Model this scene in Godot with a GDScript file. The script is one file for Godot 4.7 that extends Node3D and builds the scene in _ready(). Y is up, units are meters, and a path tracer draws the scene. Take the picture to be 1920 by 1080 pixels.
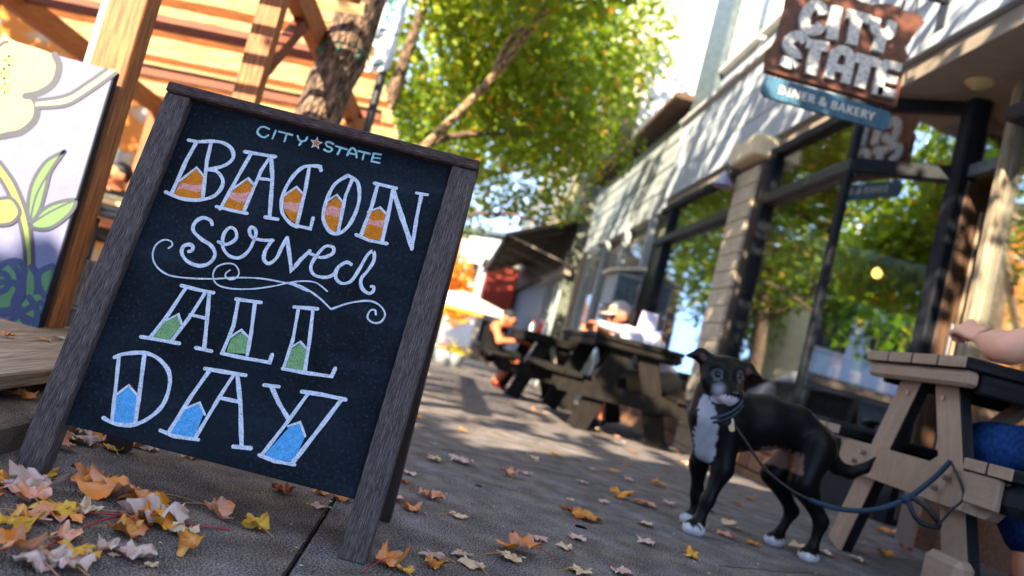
extends Node3D

var taken := {}
var M := {}
var SUN := Vector3(-0.438, 0.564, 0.70).normalized()
var dap := FastNoiseLite.new()

class Shape:
	var v := PackedVector3Array()
	var n := PackedVector3Array()
	var u := PackedVector2Array()
	var c := PackedColorArray()
	var ix := PackedInt32Array()
	var col := Color.WHITE
	var tf := Transform3D.IDENTITY

	func face(pts: Array, nrm: Vector3, uvs: Array = []) -> void:
		var b := v.size()
		var w := (tf.basis * nrm).normalized()
		for i in pts.size():
			v.append(tf * (pts[i] as Vector3)); n.append(w); c.append(col)
			u.append(uvs[i] if uvs.size() else flat_uv(pts[i], nrm))
		var cr := (v[b + 1] - v[b]).cross(v[b + 2] - v[b])
		var flip := cr.dot(w) > 0.0
		for i in range(1, pts.size() - 1):
			if flip: ix.append_array(PackedInt32Array([b, b + i + 1, b + i]))
			else: ix.append_array(PackedInt32Array([b, b + i, b + i + 1]))

	func flat_uv(p: Vector3, nrm: Vector3) -> Vector2:
		var a := nrm.abs()
		if a.x >= a.y and a.x >= a.z: return Vector2(p.y, p.z)
		if a.y >= a.z: return Vector2(p.x, p.z)
		return Vector2(p.y, p.x)

	# box with chamfered edges; grain: the axis (0, 1, 2) the wood runs along
	func box(at: Vector3, s: Vector3, bev := 0.003, rot := Basis.IDENTITY, grain := -1) -> void:
		var h := s * 0.5
		var g := grain
		if g < 0: g = s.max_axis_index()
		bev = minf(bev, 0.45 * minf(s.x, minf(s.y, s.z)))
		var off := Vector2(fposmod(at.x * 7.3 + at.z * 3.1, 5.0), fposmod(at.y * 5.7 + at.z * 2.3, 5.0))
		var keep := tf
		tf = tf * Transform3D(rot, at)
		for ax in 3:
			var b1 := (ax + 1) % 3
			var b2 := (ax + 2) % 3
			for sg in [-1.0, 1.0]:
				var nn := Vector3.ZERO; nn[ax] = sg
				var pts := []; var uvs := []
				for q in [[-1, -1], [1, -1], [1, 1], [-1, 1]]:
					var p := Vector3.ZERO
					p[ax] = sg * h[ax]; p[b1] = q[0] * (h[b1] - bev); p[b2] = q[1] * (h[b2] - bev)
					pts.append(p); uvs.append(guv(p, ax, g) + off)
				face(pts, nn, uvs)
				for sg2 in [-1.0, 1.0]:
					if bev <= 0.0: continue
					var ne := nn; ne[b1] = sg2
					var e := []; var eu := []
					for q in [-1.0, 1.0]:
						var p1 := Vector3.ZERO; p1[ax] = sg * h[ax]; p1[b1] = sg2 * (h[b1] - bev); p1[b2] = q * (h[b2] - bev)
						var p2 := Vector3.ZERO; p2[ax] = sg * (h[ax] - bev); p2[b1] = sg2 * h[b1]; p2[b2] = q * (h[b2] - bev)
						if q < 0: e = [p1, p2]
						else: e.append(p2); e.append(p1)
					for p in e: eu.append(guv(p, ax, g) + off)
					face(e, ne.normalized(), eu)
		if bev > 0.0:
			for sx in [-1.0, 1.0]:
				for sy in [-1.0, 1.0]:
					for sz in [-1.0, 1.0]:
						var k := Vector3(sx, sy, sz)
						face([Vector3(sx * h.x, sy * (h.y - bev), sz * (h.z - bev)), Vector3(sx * (h.x - bev), sy * h.y, sz * (h.z - bev)), Vector3(sx * (h.x - bev), sy * (h.y - bev), sz * h.z)], k.normalized(), [off, off, off])
		tf = keep

	func guv(p: Vector3, ax: int, g: int) -> Vector2:
		if ax == g: return Vector2(p[(g + 1) % 3], p[(g + 2) % 3])
		return Vector2(p[3 - ax - g], p[g])

	# bar between two points with width w (across) and thickness t; side: a direction for the width
	func bar(a: Vector3, b: Vector3, w: float, t: float, side := Vector3(1, 0, 0), bev := 0.003) -> void:
		var y := (b - a).normalized()
		var x := (side - y * side.dot(y)).normalized()
		box((a + b) * 0.5, Vector3(w, (b - a).length(), t), bev, Basis(x, y, x.cross(y)), 1)

	# tube through points with radii
	func tube(pts: Array, rad: Array, sides := 8, caps := true, wob := 0.0) -> void:
		var base := v.size()
		var m := pts.size()
		var x := Vector3.ZERO
		var along := 0.0
		for i in m:
			var d: Vector3 = (pts[mini(i + 1, m - 1)] - pts[maxi(i - 1, 0)]).normalized()
			if x == Vector3.ZERO: x = d.cross(Vector3(0.31, 0.2, 0.93)).normalized()
			x = (x - d * x.dot(d)).normalized()
			var y := d.cross(x)
			if i > 0: along += (pts[i] - pts[i - 1]).length()
			var r: float = rad[mini(i, rad.size() - 1)]
			for k in sides + 1:
				var a := TAU * (k % sides) / sides
				var rr := r * (1.0 + wob * sin(a * 3.0 + i * 1.7) * cos(a * 2.0 - i * 0.9))
				var o := (x * cos(a) + y * sin(a))
				v.append(tf * (pts[i] + o * rr)); n.append((tf.basis * o).normalized()); c.append(col); u.append(Vector2(TAU * r * k / sides, along))
		for i in m - 1:
			for k in sides:
				var q := base + i * (sides + 1) + k
				ix.append_array(PackedInt32Array([q, q + sides + 1, q + 1, q + 1, q + sides + 1, q + sides + 2]))
		if caps:
			for e in [0, m - 1]:
				var d2: Vector3 = (pts[e] - pts[1 if e == 0 else m - 2]).normalized()
				var ring := []
				for k in sides: ring.append(tf.affine_inverse() * v[base + e * (sides + 1) + k])
				face(ring, d2)

	# flat outline in the xy plane, extruded from z0 to z1
	func slab(poly: PackedVector2Array, z0: float, z1: float, back := true) -> void:
		var tri := Geometry2D.triangulate_polygon(poly)
		for s in ([1.0, -1.0] if back else [1.0]):
			var b := v.size()
			var w: Vector3 = (tf.basis * Vector3(0, 0, s)).normalized()
			for p in poly:
				v.append(tf * Vector3(p.x, p.y, z1 if s > 0 else z0)); n.append(w); c.append(col); u.append(p)
			for i in range(0, tri.size(), 3):
				var a := b + tri[i]; var bb := b + tri[i + 1]; var cc := b + tri[i + 2]
				if (v[bb] - v[a]).cross(v[cc] - v[a]).dot(w) > 0.0: ix.append_array(PackedInt32Array([a, cc, bb]))
				else: ix.append_array(PackedInt32Array([a, bb, cc]))
		var cw := Geometry2D.is_polygon_clockwise(poly)
		for i in poly.size():
			var p := poly[i]; var q := poly[(i + 1) % poly.size()]
			var e := (q - p).normalized()
			var o := Vector3(e.y, -e.x, 0)
			if cw: o = -o
			face([Vector3(p.x, p.y, z0), Vector3(q.x, q.y, z0), Vector3(q.x, q.y, z1), Vector3(p.x, p.y, z1)], o)

	# painted or raised stroke along a polyline in the xy plane
	func stroke(line: PackedVector2Array, w: float, z0: float, z1: float, round_ends := true) -> void:
		var how := Geometry2D.END_ROUND if round_ends else Geometry2D.END_BUTT
		var j := Geometry2D.JOIN_ROUND if round_ends else Geometry2D.JOIN_MITER
		for poly in Geometry2D.offset_polyline(scaled(line, 1000.0), w * 500.0, j, how):
			if Geometry2D.is_polygon_clockwise(poly): continue
			var holes := []
			slab(scaled(poly, 0.001), z0, z1, false)

	func scaled(l: PackedVector2Array, k: float) -> PackedVector2Array:
		var o := PackedVector2Array()
		for p in l: o.append(p * k)
		return o

	# ribbon of even width, without joins that could fail: for loops that cross themselves
	func ribbon(line: PackedVector2Array, w: float, z0: float, z1: float, vary := 0.0) -> void:
		var m := line.size()
		var ps := []
		var along := 0.0
		for i in m:
			var d := (line[mini(i + 1, m - 1)] - line[maxi(i - 1, 0)]).normalized()
			if i > 0: along += (line[i] - line[i - 1]).length()
			var k := 1.0
			if i > 0 and i < m - 1:
				var d0 := (line[i] - line[i - 1]).normalized(); var d1 := (line[i + 1] - line[i]).normalized()
				k = 1.0 / maxf(0.6, sqrt(maxf(0.1, (1.0 + d0.dot(d1)) * 0.5)))
			k *= 1.0 + vary * sin(along * 90.0 + line[0].x * 300.0) + vary * 0.6 * sin(along * 231.0)
			var o := Vector2(-d.y, d.x) * w * 0.5 * k
			ps.append([line[i] + o, line[i] - o])
		for i in m - 1:
			var a: Vector2 = ps[i][0]; var b: Vector2 = ps[i][1]; var e: Vector2 = ps[i + 1][0]; var f: Vector2 = ps[i + 1][1]
			face([Vector3(a.x, a.y, z1), Vector3(b.x, b.y, z1), Vector3(f.x, f.y, z1), Vector3(e.x, e.y, z1)], Vector3(0, 0, 1))
			var sd := (a - b).normalized()
			face([Vector3(a.x, a.y, z0), Vector3(a.x, a.y, z1), Vector3(e.x, e.y, z1), Vector3(e.x, e.y, z0)], Vector3(sd.x, sd.y, 0))
			face([Vector3(b.x, b.y, z0), Vector3(b.x, b.y, z1), Vector3(f.x, f.y, z1), Vector3(f.x, f.y, z0)], Vector3(-sd.x, -sd.y, 0))
		for e in [0, m - 1]:
			var pts := []
			for k in 9:
				var a := TAU * k / 9.0
				pts.append(Vector3(line[e].x + cos(a) * w * 0.5, line[e].y + sin(a) * w * 0.5, z1 - 0.00004))
			face(pts, Vector3(0, 0, 1))

	# surface of revolution round the y axis: points (radius, height)
	func lathe(prof: Array, at := Vector3.ZERO, sides := 16) -> void:
		var base := v.size()
		for i in prof.size():
			var d: Vector2 = prof[mini(i + 1, prof.size() - 1)] - prof[maxi(i - 1, 0)]
			for k in sides + 1:
				var a := TAU * k / sides
				v.append(tf * (at + Vector3(cos(a) * prof[i].x, prof[i].y, sin(a) * prof[i].x)))
				n.append((tf.basis * Vector3(cos(a) * d.y, -d.x, sin(a) * d.y)).normalized()); c.append(col); u.append(Vector2(k * 1.0 / sides, prof[i].y))
		for i in prof.size() - 1:
			for k in sides:
				var q := base + i * (sides + 1) + k
				ix.append_array(PackedInt32Array([q, q + 1, q + sides + 1, q + 1, q + sides + 2, q + sides + 1]))

	func done() -> ArrayMesh:
		var a := []
		a.resize(Mesh.ARRAY_MAX)
		a[Mesh.ARRAY_VERTEX] = v; a[Mesh.ARRAY_NORMAL] = n; a[Mesh.ARRAY_TEX_UV] = u; a[Mesh.ARRAY_COLOR] = c; a[Mesh.ARRAY_INDEX] = ix
		var m := ArrayMesh.new()
		m.add_surface_from_arrays(Mesh.PRIMITIVE_TRIANGLES, a)
		return m

# ---------------------------------------------------------------- soft bodies (distance field, surface nets)
# bones: [a, radius a, b, radius b, optional scale of the axes]; joined softly; k: sharpness of the joins
class Flesh:
	var bones := []
	var cell := 0.012
	var k := 60.0
	func bone(a: Vector3, ra: float, b: Vector3, rb: float, s := Vector3.ONE) -> void: bones.append([a, ra, b, rb, s])
	func chain(pts: Array, rad: Array) -> void:
		for i in pts.size() - 1: bone(pts[i], rad[i], pts[i + 1], rad[i + 1])
	func add_to(sh: Shape, tint: Callable) -> void:
		var lo := Vector3(1e9, 1e9, 1e9)
		var hi := -lo
		for b in bones:
			var r := maxf(b[1], b[3]) + 0.03
			for e in [b[0], b[2]]:
				lo = lo.min(e - Vector3.ONE * r); hi = hi.max(e + Vector3.ONE * r)
		var nx := int((hi.x - lo.x) / cell) + 3
		var ny := int((hi.y - lo.y) / cell) + 3
		var nz := int((hi.z - lo.z) / cell) + 3
		var f := PackedFloat32Array()
		f.resize(nx * ny * nz)
		var reach := 4.6 / k
		for b in bones:
			var a: Vector3 = b[0]; var ra: float = b[1]; var e: Vector3 = b[2]; var rb: float = b[3]; var s: Vector3 = b[4]
			var r := maxf(ra, rb) + reach
			var l := ((a.min(e) - Vector3.ONE * r - lo) / cell).floor()
			var h := ((a.max(e) + Vector3.ONE * r - lo) / cell).ceil()
			var ba := (e - a) * s
			var bb := maxf(ba.length_squared(), 1e-9)
			for z in range(maxi(int(l.z), 0), mini(int(h.z), nz - 1) + 1):
				for y in range(maxi(int(l.y), 0), mini(int(h.y), ny - 1) + 1):
					var row := (z * ny + y) * nx
					for x in range(maxi(int(l.x), 0), mini(int(h.x), nx - 1) + 1):
						var q := (lo + Vector3(x, y, z) * cell - a) * s
						var t := clampf(q.dot(ba) / bb, 0.0, 1.0)
						var d := (q - ba * t).length() - lerpf(ra, rb, t)
						if d < reach: f[row + x] += exp(-k * maxf(d, -0.06))
		for i in f.size(): f[i] = (-log(f[i]) / k) if f[i] > 1e-4 else 0.15
		var id := PackedInt32Array()
		id.resize(f.size()); id.fill(-1)
		var off := [0, 1, nx, nx + 1, nx * ny, nx * ny + 1, nx * ny + nx, nx * ny + nx + 1]
		var edges := [[0, 1], [2, 3], [4, 5], [6, 7], [0, 2], [1, 3], [4, 6], [5, 7], [0, 4], [1, 5], [2, 6], [3, 7]]
		var cs := [Vector3(0, 0, 0), Vector3(1, 0, 0), Vector3(0, 1, 0), Vector3(1, 1, 0), Vector3(0, 0, 1), Vector3(1, 0, 1), Vector3(0, 1, 1), Vector3(1, 1, 1)]
		var base := sh.v.size()
		for z in nz - 1:
			for y in ny - 1:
				for x in nx - 1:
					var i := (z * ny + y) * nx + x
					var f0 := f[i]
					if f0 > 0.05: continue
					var neg := 0
					for o in off:
						if f[i + o] < 0.0: neg += 1
					if neg == 0 or neg == 8: continue
					var p := Vector3.ZERO
					var m := 0
					for e in edges:
						var fa := f[i + off[e[0]]]; var fb := f[i + off[e[1]]]
						if (fa < 0.0) != (fb < 0.0):
							p += (cs[e[0]] as Vector3).lerp(cs[e[1]], fa / (fa - fb)); m += 1
					p = lo + (Vector3(x, y, z) + p / m) * cell
					id[i] = sh.v.size() - base
					sh.v.append(p); sh.n.append(Vector3.ZERO); sh.u.append(Vector2(p.x + p.z, p.y)); sh.c.append(tint.call(p))
		for z in range(1, nz - 1):
			for y in range(1, ny - 1):
				for x in range(1, nx - 1):
					var i := (z * ny + y) * nx + x
					var s0 := f[i] < 0.0
					for ax in 3:
						var st: int = [1, nx, nx * ny][ax]
						if s0 == (f[i + st] < 0.0): continue
						var s1: int = [nx, nx * ny, 1][ax]
						var s2: int = [nx * ny, 1, nx][ax]
						var q := [id[i - s1 - s2], id[i - s2], id[i], id[i - s1]]
						if q.min() < 0: continue
						if s0: q.reverse()
						for t in [[0, 1, 2], [0, 2, 3]]:
							var a: int = base + q[t[0]]; var b2: int = base + q[t[1]]; var c2: int = base + q[t[2]]
							var nn := (sh.v[c2] - sh.v[a]).cross(sh.v[b2] - sh.v[a])
							sh.n[a] += nn; sh.n[b2] += nn; sh.n[c2] += nn
							sh.ix.append_array(PackedInt32Array([a, b2, c2]))
		for i in range(base, sh.v.size()): sh.n[i] = sh.n[i].normalized()

# ---------------------------------------------------------------- naming and tagging
func numbered(called: String) -> String:
	var c: int = taken.get(called, 0)
	taken[called] = c + 1
	return called if c == 0 else "%s_%03d" % [called, c]

func tag(o: Node, label: String, category: String, group := "") -> void:
	o.set_meta("label", label); o.set_meta("category", category)
	if group: o.set_meta("group", group)

func thing(called: String, label: String, category: String, at := Vector3.ZERO, turn := 0.0, group := "") -> Node3D:
	var o := Node3D.new()
	o.name = numbered(called)
	add_child(o, true)
	o.position = at; o.rotation.y = turn
	tag(o, label, category, group)
	return o

func part(called: String, mesh: Mesh, m: Material, parent: Node) -> MeshInstance3D:
	var o := MeshInstance3D.new()
	o.mesh = mesh; o.material_override = m
	if parent == self: o.name = numbered(called)
	else:
		var c := 0
		var nm := called
		while parent.has_node(nm):
			c += 1; nm = "%s_%03d" % [called, c]
		o.name = nm
	parent.add_child(o, true)
	return o

func structure(called: String, mesh: Mesh, m: Material) -> MeshInstance3D:
	var o := part(called, mesh, m, self)
	o.set_meta("kind", "structure")
	return o

func boxm(at: Vector3, s: Vector3, bev := 0.003, rot := Basis.IDENTITY, grain := -1) -> ArrayMesh:
	var sh := Shape.new()
	sh.box(at, s, bev, rot, grain)
	return sh.done()

func barm(a: Vector3, b: Vector3, w: float, t: float, side := Vector3(1, 0, 0), bev := 0.003) -> ArrayMesh:
	var sh := Shape.new()
	sh.bar(a, b, w, t, side, bev)
	return sh.done()

func tubem(pts: Array, rad: Array, sides := 8) -> ArrayMesh:
	var sh := Shape.new()
	sh.tube(pts, rad, sides)
	return sh.done()

func smooth(l: PackedVector2Array, per := 6) -> PackedVector2Array:
	var o := PackedVector2Array()
	for i in l.size() - 1:
		var p0 := l[maxi(i - 1, 0)]; var p3 := l[mini(i + 2, l.size() - 1)]
		for k in per: o.append(l[i].cubic_interpolate(l[i + 1], p0, p3, float(k) / per))
	o.append(l[l.size() - 1])
	return o

func smooth3(l: Array, per := 5) -> Array:
	var o := []
	for i in l.size() - 1:
		var p0: Vector3 = l[maxi(i - 1, 0)]; var p3: Vector3 = l[mini(i + 2, l.size() - 1)]
		for k in per: o.append((l[i] as Vector3).cubic_interpolate(l[i + 1], p0, p3, float(k) / per))
	o.append(l[l.size() - 1])
	return o

func pts2(words: PackedStringArray, from: int, k := 0.001) -> PackedVector2Array:
	var o := PackedVector2Array()
	for i in range(from, words.size()):
		var q := words[i].split(",")
		o.append(Vector2(float(q[0]), float(q[1])) * k)
	return o

func slope(z: float) -> float:      # the pavement falls away gently down the street
	return 0.0 if z > -3.2 else (z + 3.2) * 0.026

# ---------------------------------------------------------------- materials
func tex(w: int, h: int, f: Callable) -> ImageTexture:
	var im := Image.create(w, h, true, Image.FORMAT_RGB8)
	for y in h:
		for x in w: im.set_pixel(x, y, f.call(float(x) / w, float(y) / h))
	im.generate_mipmaps()
	return ImageTexture.create_from_image(im)

func noise(seed_: int, freq: float, oct := 4) -> FastNoiseLite:
	var q := FastNoiseLite.new()
	q.seed = seed_; q.frequency = freq; q.fractal_octaves = oct; q.noise_type = FastNoiseLite.TYPE_SIMPLEX_SMOOTH
	return q

# noise that repeats at the edges of a square of side 1
func tile(q: FastNoiseLite, x: float, y: float, sx: float, sy: float) -> float:
	var v := q.get_noise_2d(x * sx, y * sy)
	var u := clampf((x - 0.86) / 0.14, 0.0, 1.0)
	if u > 0.0: v = lerpf(v, q.get_noise_2d((x - 1.0) * sx, y * sy), u)
	u = clampf((y - 0.86) / 0.14, 0.0, 1.0)
	if u > 0.0:
		var w := q.get_noise_2d(x * sx, (y - 1.0) * sy)
		var ux := clampf((x - 0.86) / 0.14, 0.0, 1.0)
		if ux > 0.0: w = lerpf(w, q.get_noise_2d((x - 1.0) * sx, (y - 1.0) * sy), ux)
		v = lerpf(v, w, u)
	return v

func mat(col: Color, rough := 0.7, t: Texture2D = null, scale := 1.0, bump: Texture2D = null, depth := 0.0) -> StandardMaterial3D:
	var m := StandardMaterial3D.new()
	m.albedo_color = col; m.roughness = rough
	if t: m.albedo_texture = t
	m.uv1_scale = Vector3.ONE * scale
	if bump:
		m.heightmap_enabled = true; m.heightmap_texture = bump; m.heightmap_scale = depth
	return m

func tri(m: StandardMaterial3D) -> StandardMaterial3D:
	m.uv1_triplanar = true; m.uv1_world_triplanar = true
	return m

func make_materials() -> void:
	var g1 := noise(3, 1.0, 4); var g2 := noise(8, 1.0, 3)
	# wood grain, u across, v along the board
	var grain_f := func(x: float, y: float) -> Color:
		var a := tile(g1, x, y, 26.0, 1.2); var b := tile(g2, x, y, 90.0, 4.0)
		var k := clampf(0.80 + 0.34 * a + 0.22 * b, 0.25, 1.0)
		return Color(k, k, k)
	M.grain = tex(384, 384, grain_f)
	var tan_f := func(x: float, y: float) -> Color:
		var k := clampf(0.93 + 0.06 * tile(g1, x, y, 26.0, 1.2) + 0.07 * tile(g2, x, y, 6.0, 5.0) + 0.05 * tile(g2, x, y, 70.0, 30.0), 0.4, 1.0)
		return Color(k, k, k)
	M.tangrain = tex(256, 256, tan_f)
	var deep_f := func(x: float, y: float) -> Color:
		var a := tile(g2, x, y, 60.0, 1.6); var b := tile(g1, x, y, 150.0, 5.0)
		var k := clampf(0.68 + 0.36 * a + 0.42 * b, 0.0, 1.0)
		k = pow(k, 1.3)
		return Color(k, k, k)
	M.deep = tex(512, 512, deep_f)
	# asphalt / exposed concrete: bright and dark grains on a mottled ground
	var rr := RandomNumberGenerator.new(); rr.seed = 5
	var s1 := noise(11, 1.0, 5); var s2 := noise(12, 1.0, 2); var s3 := noise(13, 1.0, 1)
	var pave_f := func(x: float, y: float) -> Color:
		var a := tile(s1, x, y, 5.0, 5.0); var b := tile(s2, x, y, 110.0, 110.0); var cc := tile(s3, x, y, 190.0, 190.0)
		var k := 0.62 + 0.24 * a + 0.42 * b
		if cc > 0.46: k += 0.55
		if cc < -0.5: k -= 0.3
		k = clampf(k, 0.06, 1.0)
		var warm := clampf(0.5 + 0.9 * tile(s1, x + 0.37, y, 3.0, 3.0), 0.0, 1.0)
		return Color(k, k * lerpf(0.98, 0.94, warm), k * lerpf(1.02, 0.86, warm))
	M.pave = tex(1024, 1024, pave_f)
	var fine_f := func(x: float, y: float) -> Color:
		var k := clampf(0.82 + 0.25 * tile(s1, x, y, 7.0, 7.0) + 0.10 * tile(s2, x, y, 60.0, 60.0), 0.0, 1.0)
		return Color(k, k, k)
	M.mottle = tex(384, 384, fine_f)
	var smooth_f := func(x: float, y: float) -> Color:
		var k := clampf(0.95 + 0.07 * tile(s1, x, y, 5.0, 5.0) + 0.04 * tile(s2, x, y, 50.0, 50.0), 0.0, 1.0)
		return Color(k, k, k)
	M.fine = tex(256, 256, smooth_f)
	# slate paint with wiped chalk dust
	var board_f := func(x: float, y: float) -> Color:
		var k := 0.62 + 0.22 * tile(s1, x, y, 4.0, 4.0) + 0.28 * maxf(0.0, tile(g1, x, y, 3.0, 16.0)) + 0.12 * tile(s2, x, y, 90.0, 90.0)
		if tile(s3, x, y, 130.0, 130.0) > 0.62: k += 0.5
		k = clampf(k, 0.2, 1.0)
		return Color(k, k, k)
	M.boardt = tex(512, 512, board_f)
	var chalk_f := func(x: float, y: float) -> Color:
		var k := 0.93 + 0.10 * tile(s1, x, y, 12.0, 12.0) + 0.12 * tile(g2, x, y, 60.0, 26.0)
		if tile(s3, x, y, 60.0, 60.0) > 0.50: k -= 0.22
		k = clampf(k, 0.35, 1.0)
		return Color(k, k, k)
	M.chalkt = tex(384, 384, chalk_f)
	var bark_f := func(x: float, y: float) -> Color:
		var a := tile(g1, x, y, 9.0, 3.0); var b := tile(s1, x, y, 24.0, 8.0)
		var k := clampf(0.55 + 0.55 * a + 0.45 * b, 0.05, 1.0)
		return Color(k, k * 0.97, k * 0.93)
	M.barkt = tex(384, 384, bark_f)
	var rust_f := func(x: float, y: float) -> Color:
		var a := clampf(0.5 + 1.1 * tile(s1, x, y, 3.0, 6.0), 0.0, 1.0)
		return Color(0.80, 0.44, 0.13).lerp(Color(0.72, 0.62, 0.55), smoothstep(0.35, 0.95, a))
	M.rustt = tex(256, 256, rust_f)

	var im := Image.create(4, 4, false, Image.FORMAT_RGB8); im.fill(Color.WHITE)
	var blank := ImageTexture.create_from_image(im)
	M.frame = mat(Color(0.53, 0.475, 0.47), 0.75, M.deep, 9.0, M.deep, 0.16)
	M.framecap = mat(Color(0.47, 0.375, 0.365), 0.75, M.deep, 9.0, M.deep, 0.16)
	M.framedark = mat(Color(0.11, 0.10, 0.10), 0.8, M.grain, 4.0, M.deep, 0.1)
	M.frameside = mat(Color(0.20, 0.13, 0.10), 0.8, M.grain, 4.0, M.deep, 0.1)
	M.board = mat(Color(0.125, 0.172, 0.222), 0.7, M.boardt, 1.0)
	M.paint = mat(Color.WHITE, 0.8, M.chalkt, 5.0)
	M.paint.vertex_color_use_as_albedo = true
	M.flat = mat(Color.WHITE, 0.75); M.flat.vertex_color_use_as_albedo = true
	M.mural = mat(Color(0.60, 0.60, 0.60), 0.6, M.fine, 2.0); M.mural.vertex_color_use_as_albedo = true
	M.pavement = tri(mat(Color(0.61, 0.595, 0.60), 0.9, M.pave, 1.35, M.pave, 0.25))
	M.pavement2 = tri(mat(Color(0.62, 0.58, 0.555), 0.9, M.pave, 1.5, M.pave, 0.28))
	M.kerb = tri(mat(Color(0.70, 0.62, 0.55), 0.9, M.pave, 2.2, M.pave, 0.3))
	M.road = tri(mat(Color(0.45, 0.45, 0.46), 0.9, M.pave, 1.0))
	M.deck = mat(Color(0.66, 0.54, 0.43), 0.75, M.grain, 2.5, M.deep, 0.06)
	M.cedar = mat(Color(0.70, 0.42, 0.21), 0.65, M.grain, 2.5, M.deep, 0.05)
	M.cedardark = mat(Color(0.52, 0.25, 0.12), 0.65, M.grain, 2.5)
	M.cedarpale = mat(Color(1.0, 0.89, 0.66), 0.65, M.grain, 2.0)
	M.greywood = mat(Color(0.80, 0.75, 0.70), 0.8, M.deep, 2.5, M.deep, 0.1)
	M.tan = mat(Color(0.60, 0.505, 0.415), 0.65, M.tangrain, 2.0, M.deep, 0.03)
	M.black = mat(Color(0.135, 0.135, 0.15), 0.7, M.grain, 2.5, M.deep, 0.05)
	M.dark = mat(Color(0.15, 0.135, 0.125), 0.75, M.grain, 2.5)
	M.sunwood = mat(Color(0.62, 0.56, 0.47), 0.75, M.grain, 2.5)
	M.bark = mat(Color(0.68, 0.56, 0.48), 0.9, M.barkt, 2.0, M.barkt, 2.0)
	M.twig = mat(Color(0.86, 0.72, 0.54), 0.85, M.barkt, 3.0)
	M.leaf = mat(Color.WHITE, 0.55); M.leaf.vertex_color_use_as_albedo = true
	M.leaf.backlight_enabled = true; M.leaf.backlight = Color(1.0, 1.0, 1.0)
	M.dryleaf = mat(Color.WHITE, 0.6, M.fine, 14.0); M.dryleaf.vertex_color_use_as_albedo = true
	M.dryleaf.backlight_enabled = true; M.dryleaf.backlight = Color(0.35, 0.35, 0.35)
	M.fascia = mat(Color(0.66, 0.69, 0.73), 0.6, M.fine, 0.7)
	M.siding = mat(Color(0.60, 0.63, 0.64), 0.6, M.fine, 0.7)
	M.greensiding = mat(Color(0.42, 0.44, 0.38), 0.7, M.mottle, 1.2)
	M.slate = mat(Color(0.36, 0.42, 0.45), 0.6, M.mottle, 1.2)
	M.white = mat(Color(0.78, 0.77, 0.75), 0.6, M.fine, 1.0)
	M.cream = mat(Color(0.86, 0.80, 0.68), 0.7, M.fine, 1.5)
	M.taupe = mat(Color(0.56, 0.51, 0.46), 0.6, M.fine, 1.5)
	M.navy = mat(Color(0.10, 0.115, 0.15), 0.6, M.mottle, 2.0); M.navy.metallic_specular = 0.3
	M.charcoal = mat(Color(0.14, 0.13, 0.13), 0.6, M.mottle, 2.0)
	M.brown = mat(Color(0.36, 0.25, 0.18), 0.7, M.grain, 2.0)
	M.stone = mat(Color(0.86, 0.79, 0.68), 0.8, M.mottle, 4.0, M.mottle, 0.3)
	M.brick = mat(Color(0.60, 0.42, 0.29), 0.85, M.mottle, 5.0, M.mottle, 0.5)
	M.brick2 = mat(Color(0.52, 0.35, 0.25), 0.85, M.mottle, 5.0, M.mottle, 0.5)
	M.redbrick = mat(Color(0.74, 0.27, 0.19), 0.85, M.mottle, 2.0)
	M.mortar = mat(Color(0.35, 0.31, 0.28), 0.9)
	M.rust = tri(mat(Color(1, 1, 1), 0.85, M.rustt, 0.28))
	M.steel = mat(Color(0.62, 0.62, 0.62), 0.35); M.steel.metallic = 0.9
	M.iron = mat(Color(0.16, 0.17, 0.20), 0.5, M.mottle, 3.0)
	M.glass = mat(Color(0.90, 0.94, 0.97, 0.29), 0.01, blank); M.glass.transparency = BaseMaterial3D.TRANSPARENCY_ALPHA; M.glass.metallic = 1.0   # half-mirrored shop glass
	M.bottle = mat(Color(0.35, 0.45, 0.25, 0.45), 0.05); M.bottle.transparency = BaseMaterial3D.TRANSPARENCY_ALPHA
	M.skin = mat(Color(0.86, 0.62, 0.50), 0.5); M.skin.vertex_color_use_as_albedo = true
	M.skin.albedo_color = Color.WHITE; M.skin.subsurf_scatter_enabled = true; M.skin.subsurf_scatter_strength = 0.1
	M.cloth = mat(Color.WHITE, 0.85, M.fine, 12.0); M.cloth.vertex_color_use_as_albedo = true
	M.fur = mat(Color.WHITE, 0.38, M.fine, 5.0, M.deep, 0.015); M.fur.vertex_color_use_as_albedo = true
	M.fur.clearcoat_enabled = false
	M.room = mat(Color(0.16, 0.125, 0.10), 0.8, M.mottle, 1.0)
	M.signwhite = mat(Color(0.86, 0.86, 0.87), 0.6, M.mottle, 4.0)
	M.rope = mat(Color(0.07, 0.16, 0.24), 0.8)
	M.stemred = mat(Color(0.60, 0.17, 0.19), 0.5); M.stemtan = mat(Color(0.62, 0.45, 0.28), 0.6)
	M.denim = mat(Color.WHITE, 0.9, M.mottle, 6.0, M.mottle, 0.3); M.denim.vertex_color_use_as_albedo = true
	for q in [["board", 0.22], ["pavement", 0.3], ["pavement2", 0.3], ["kerb", 0.3], ["frame", 0.3], ["framecap", 0.3], ["framedark", 0.2], ["dark", 0.25], ["black", 0.3], ["fur", 0.24], ["cloth", 0.25], ["denim", 0.2], ["dryleaf", 0.3], ["paint", 0.2]]: M[q[0]].metallic_specular = q[1]
	M.bulb = mat(Color(1, 0.75, 0.4), 0.5); M.bulb.emission_enabled = true; M.bulb.emission = Color(1.0, 0.62, 0.25); M.bulb.emission_energy_multiplier = 3.0

func lin(r: float, g: float, b: float) -> Color: return Color(r, g, b).srgb_to_linear()

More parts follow.
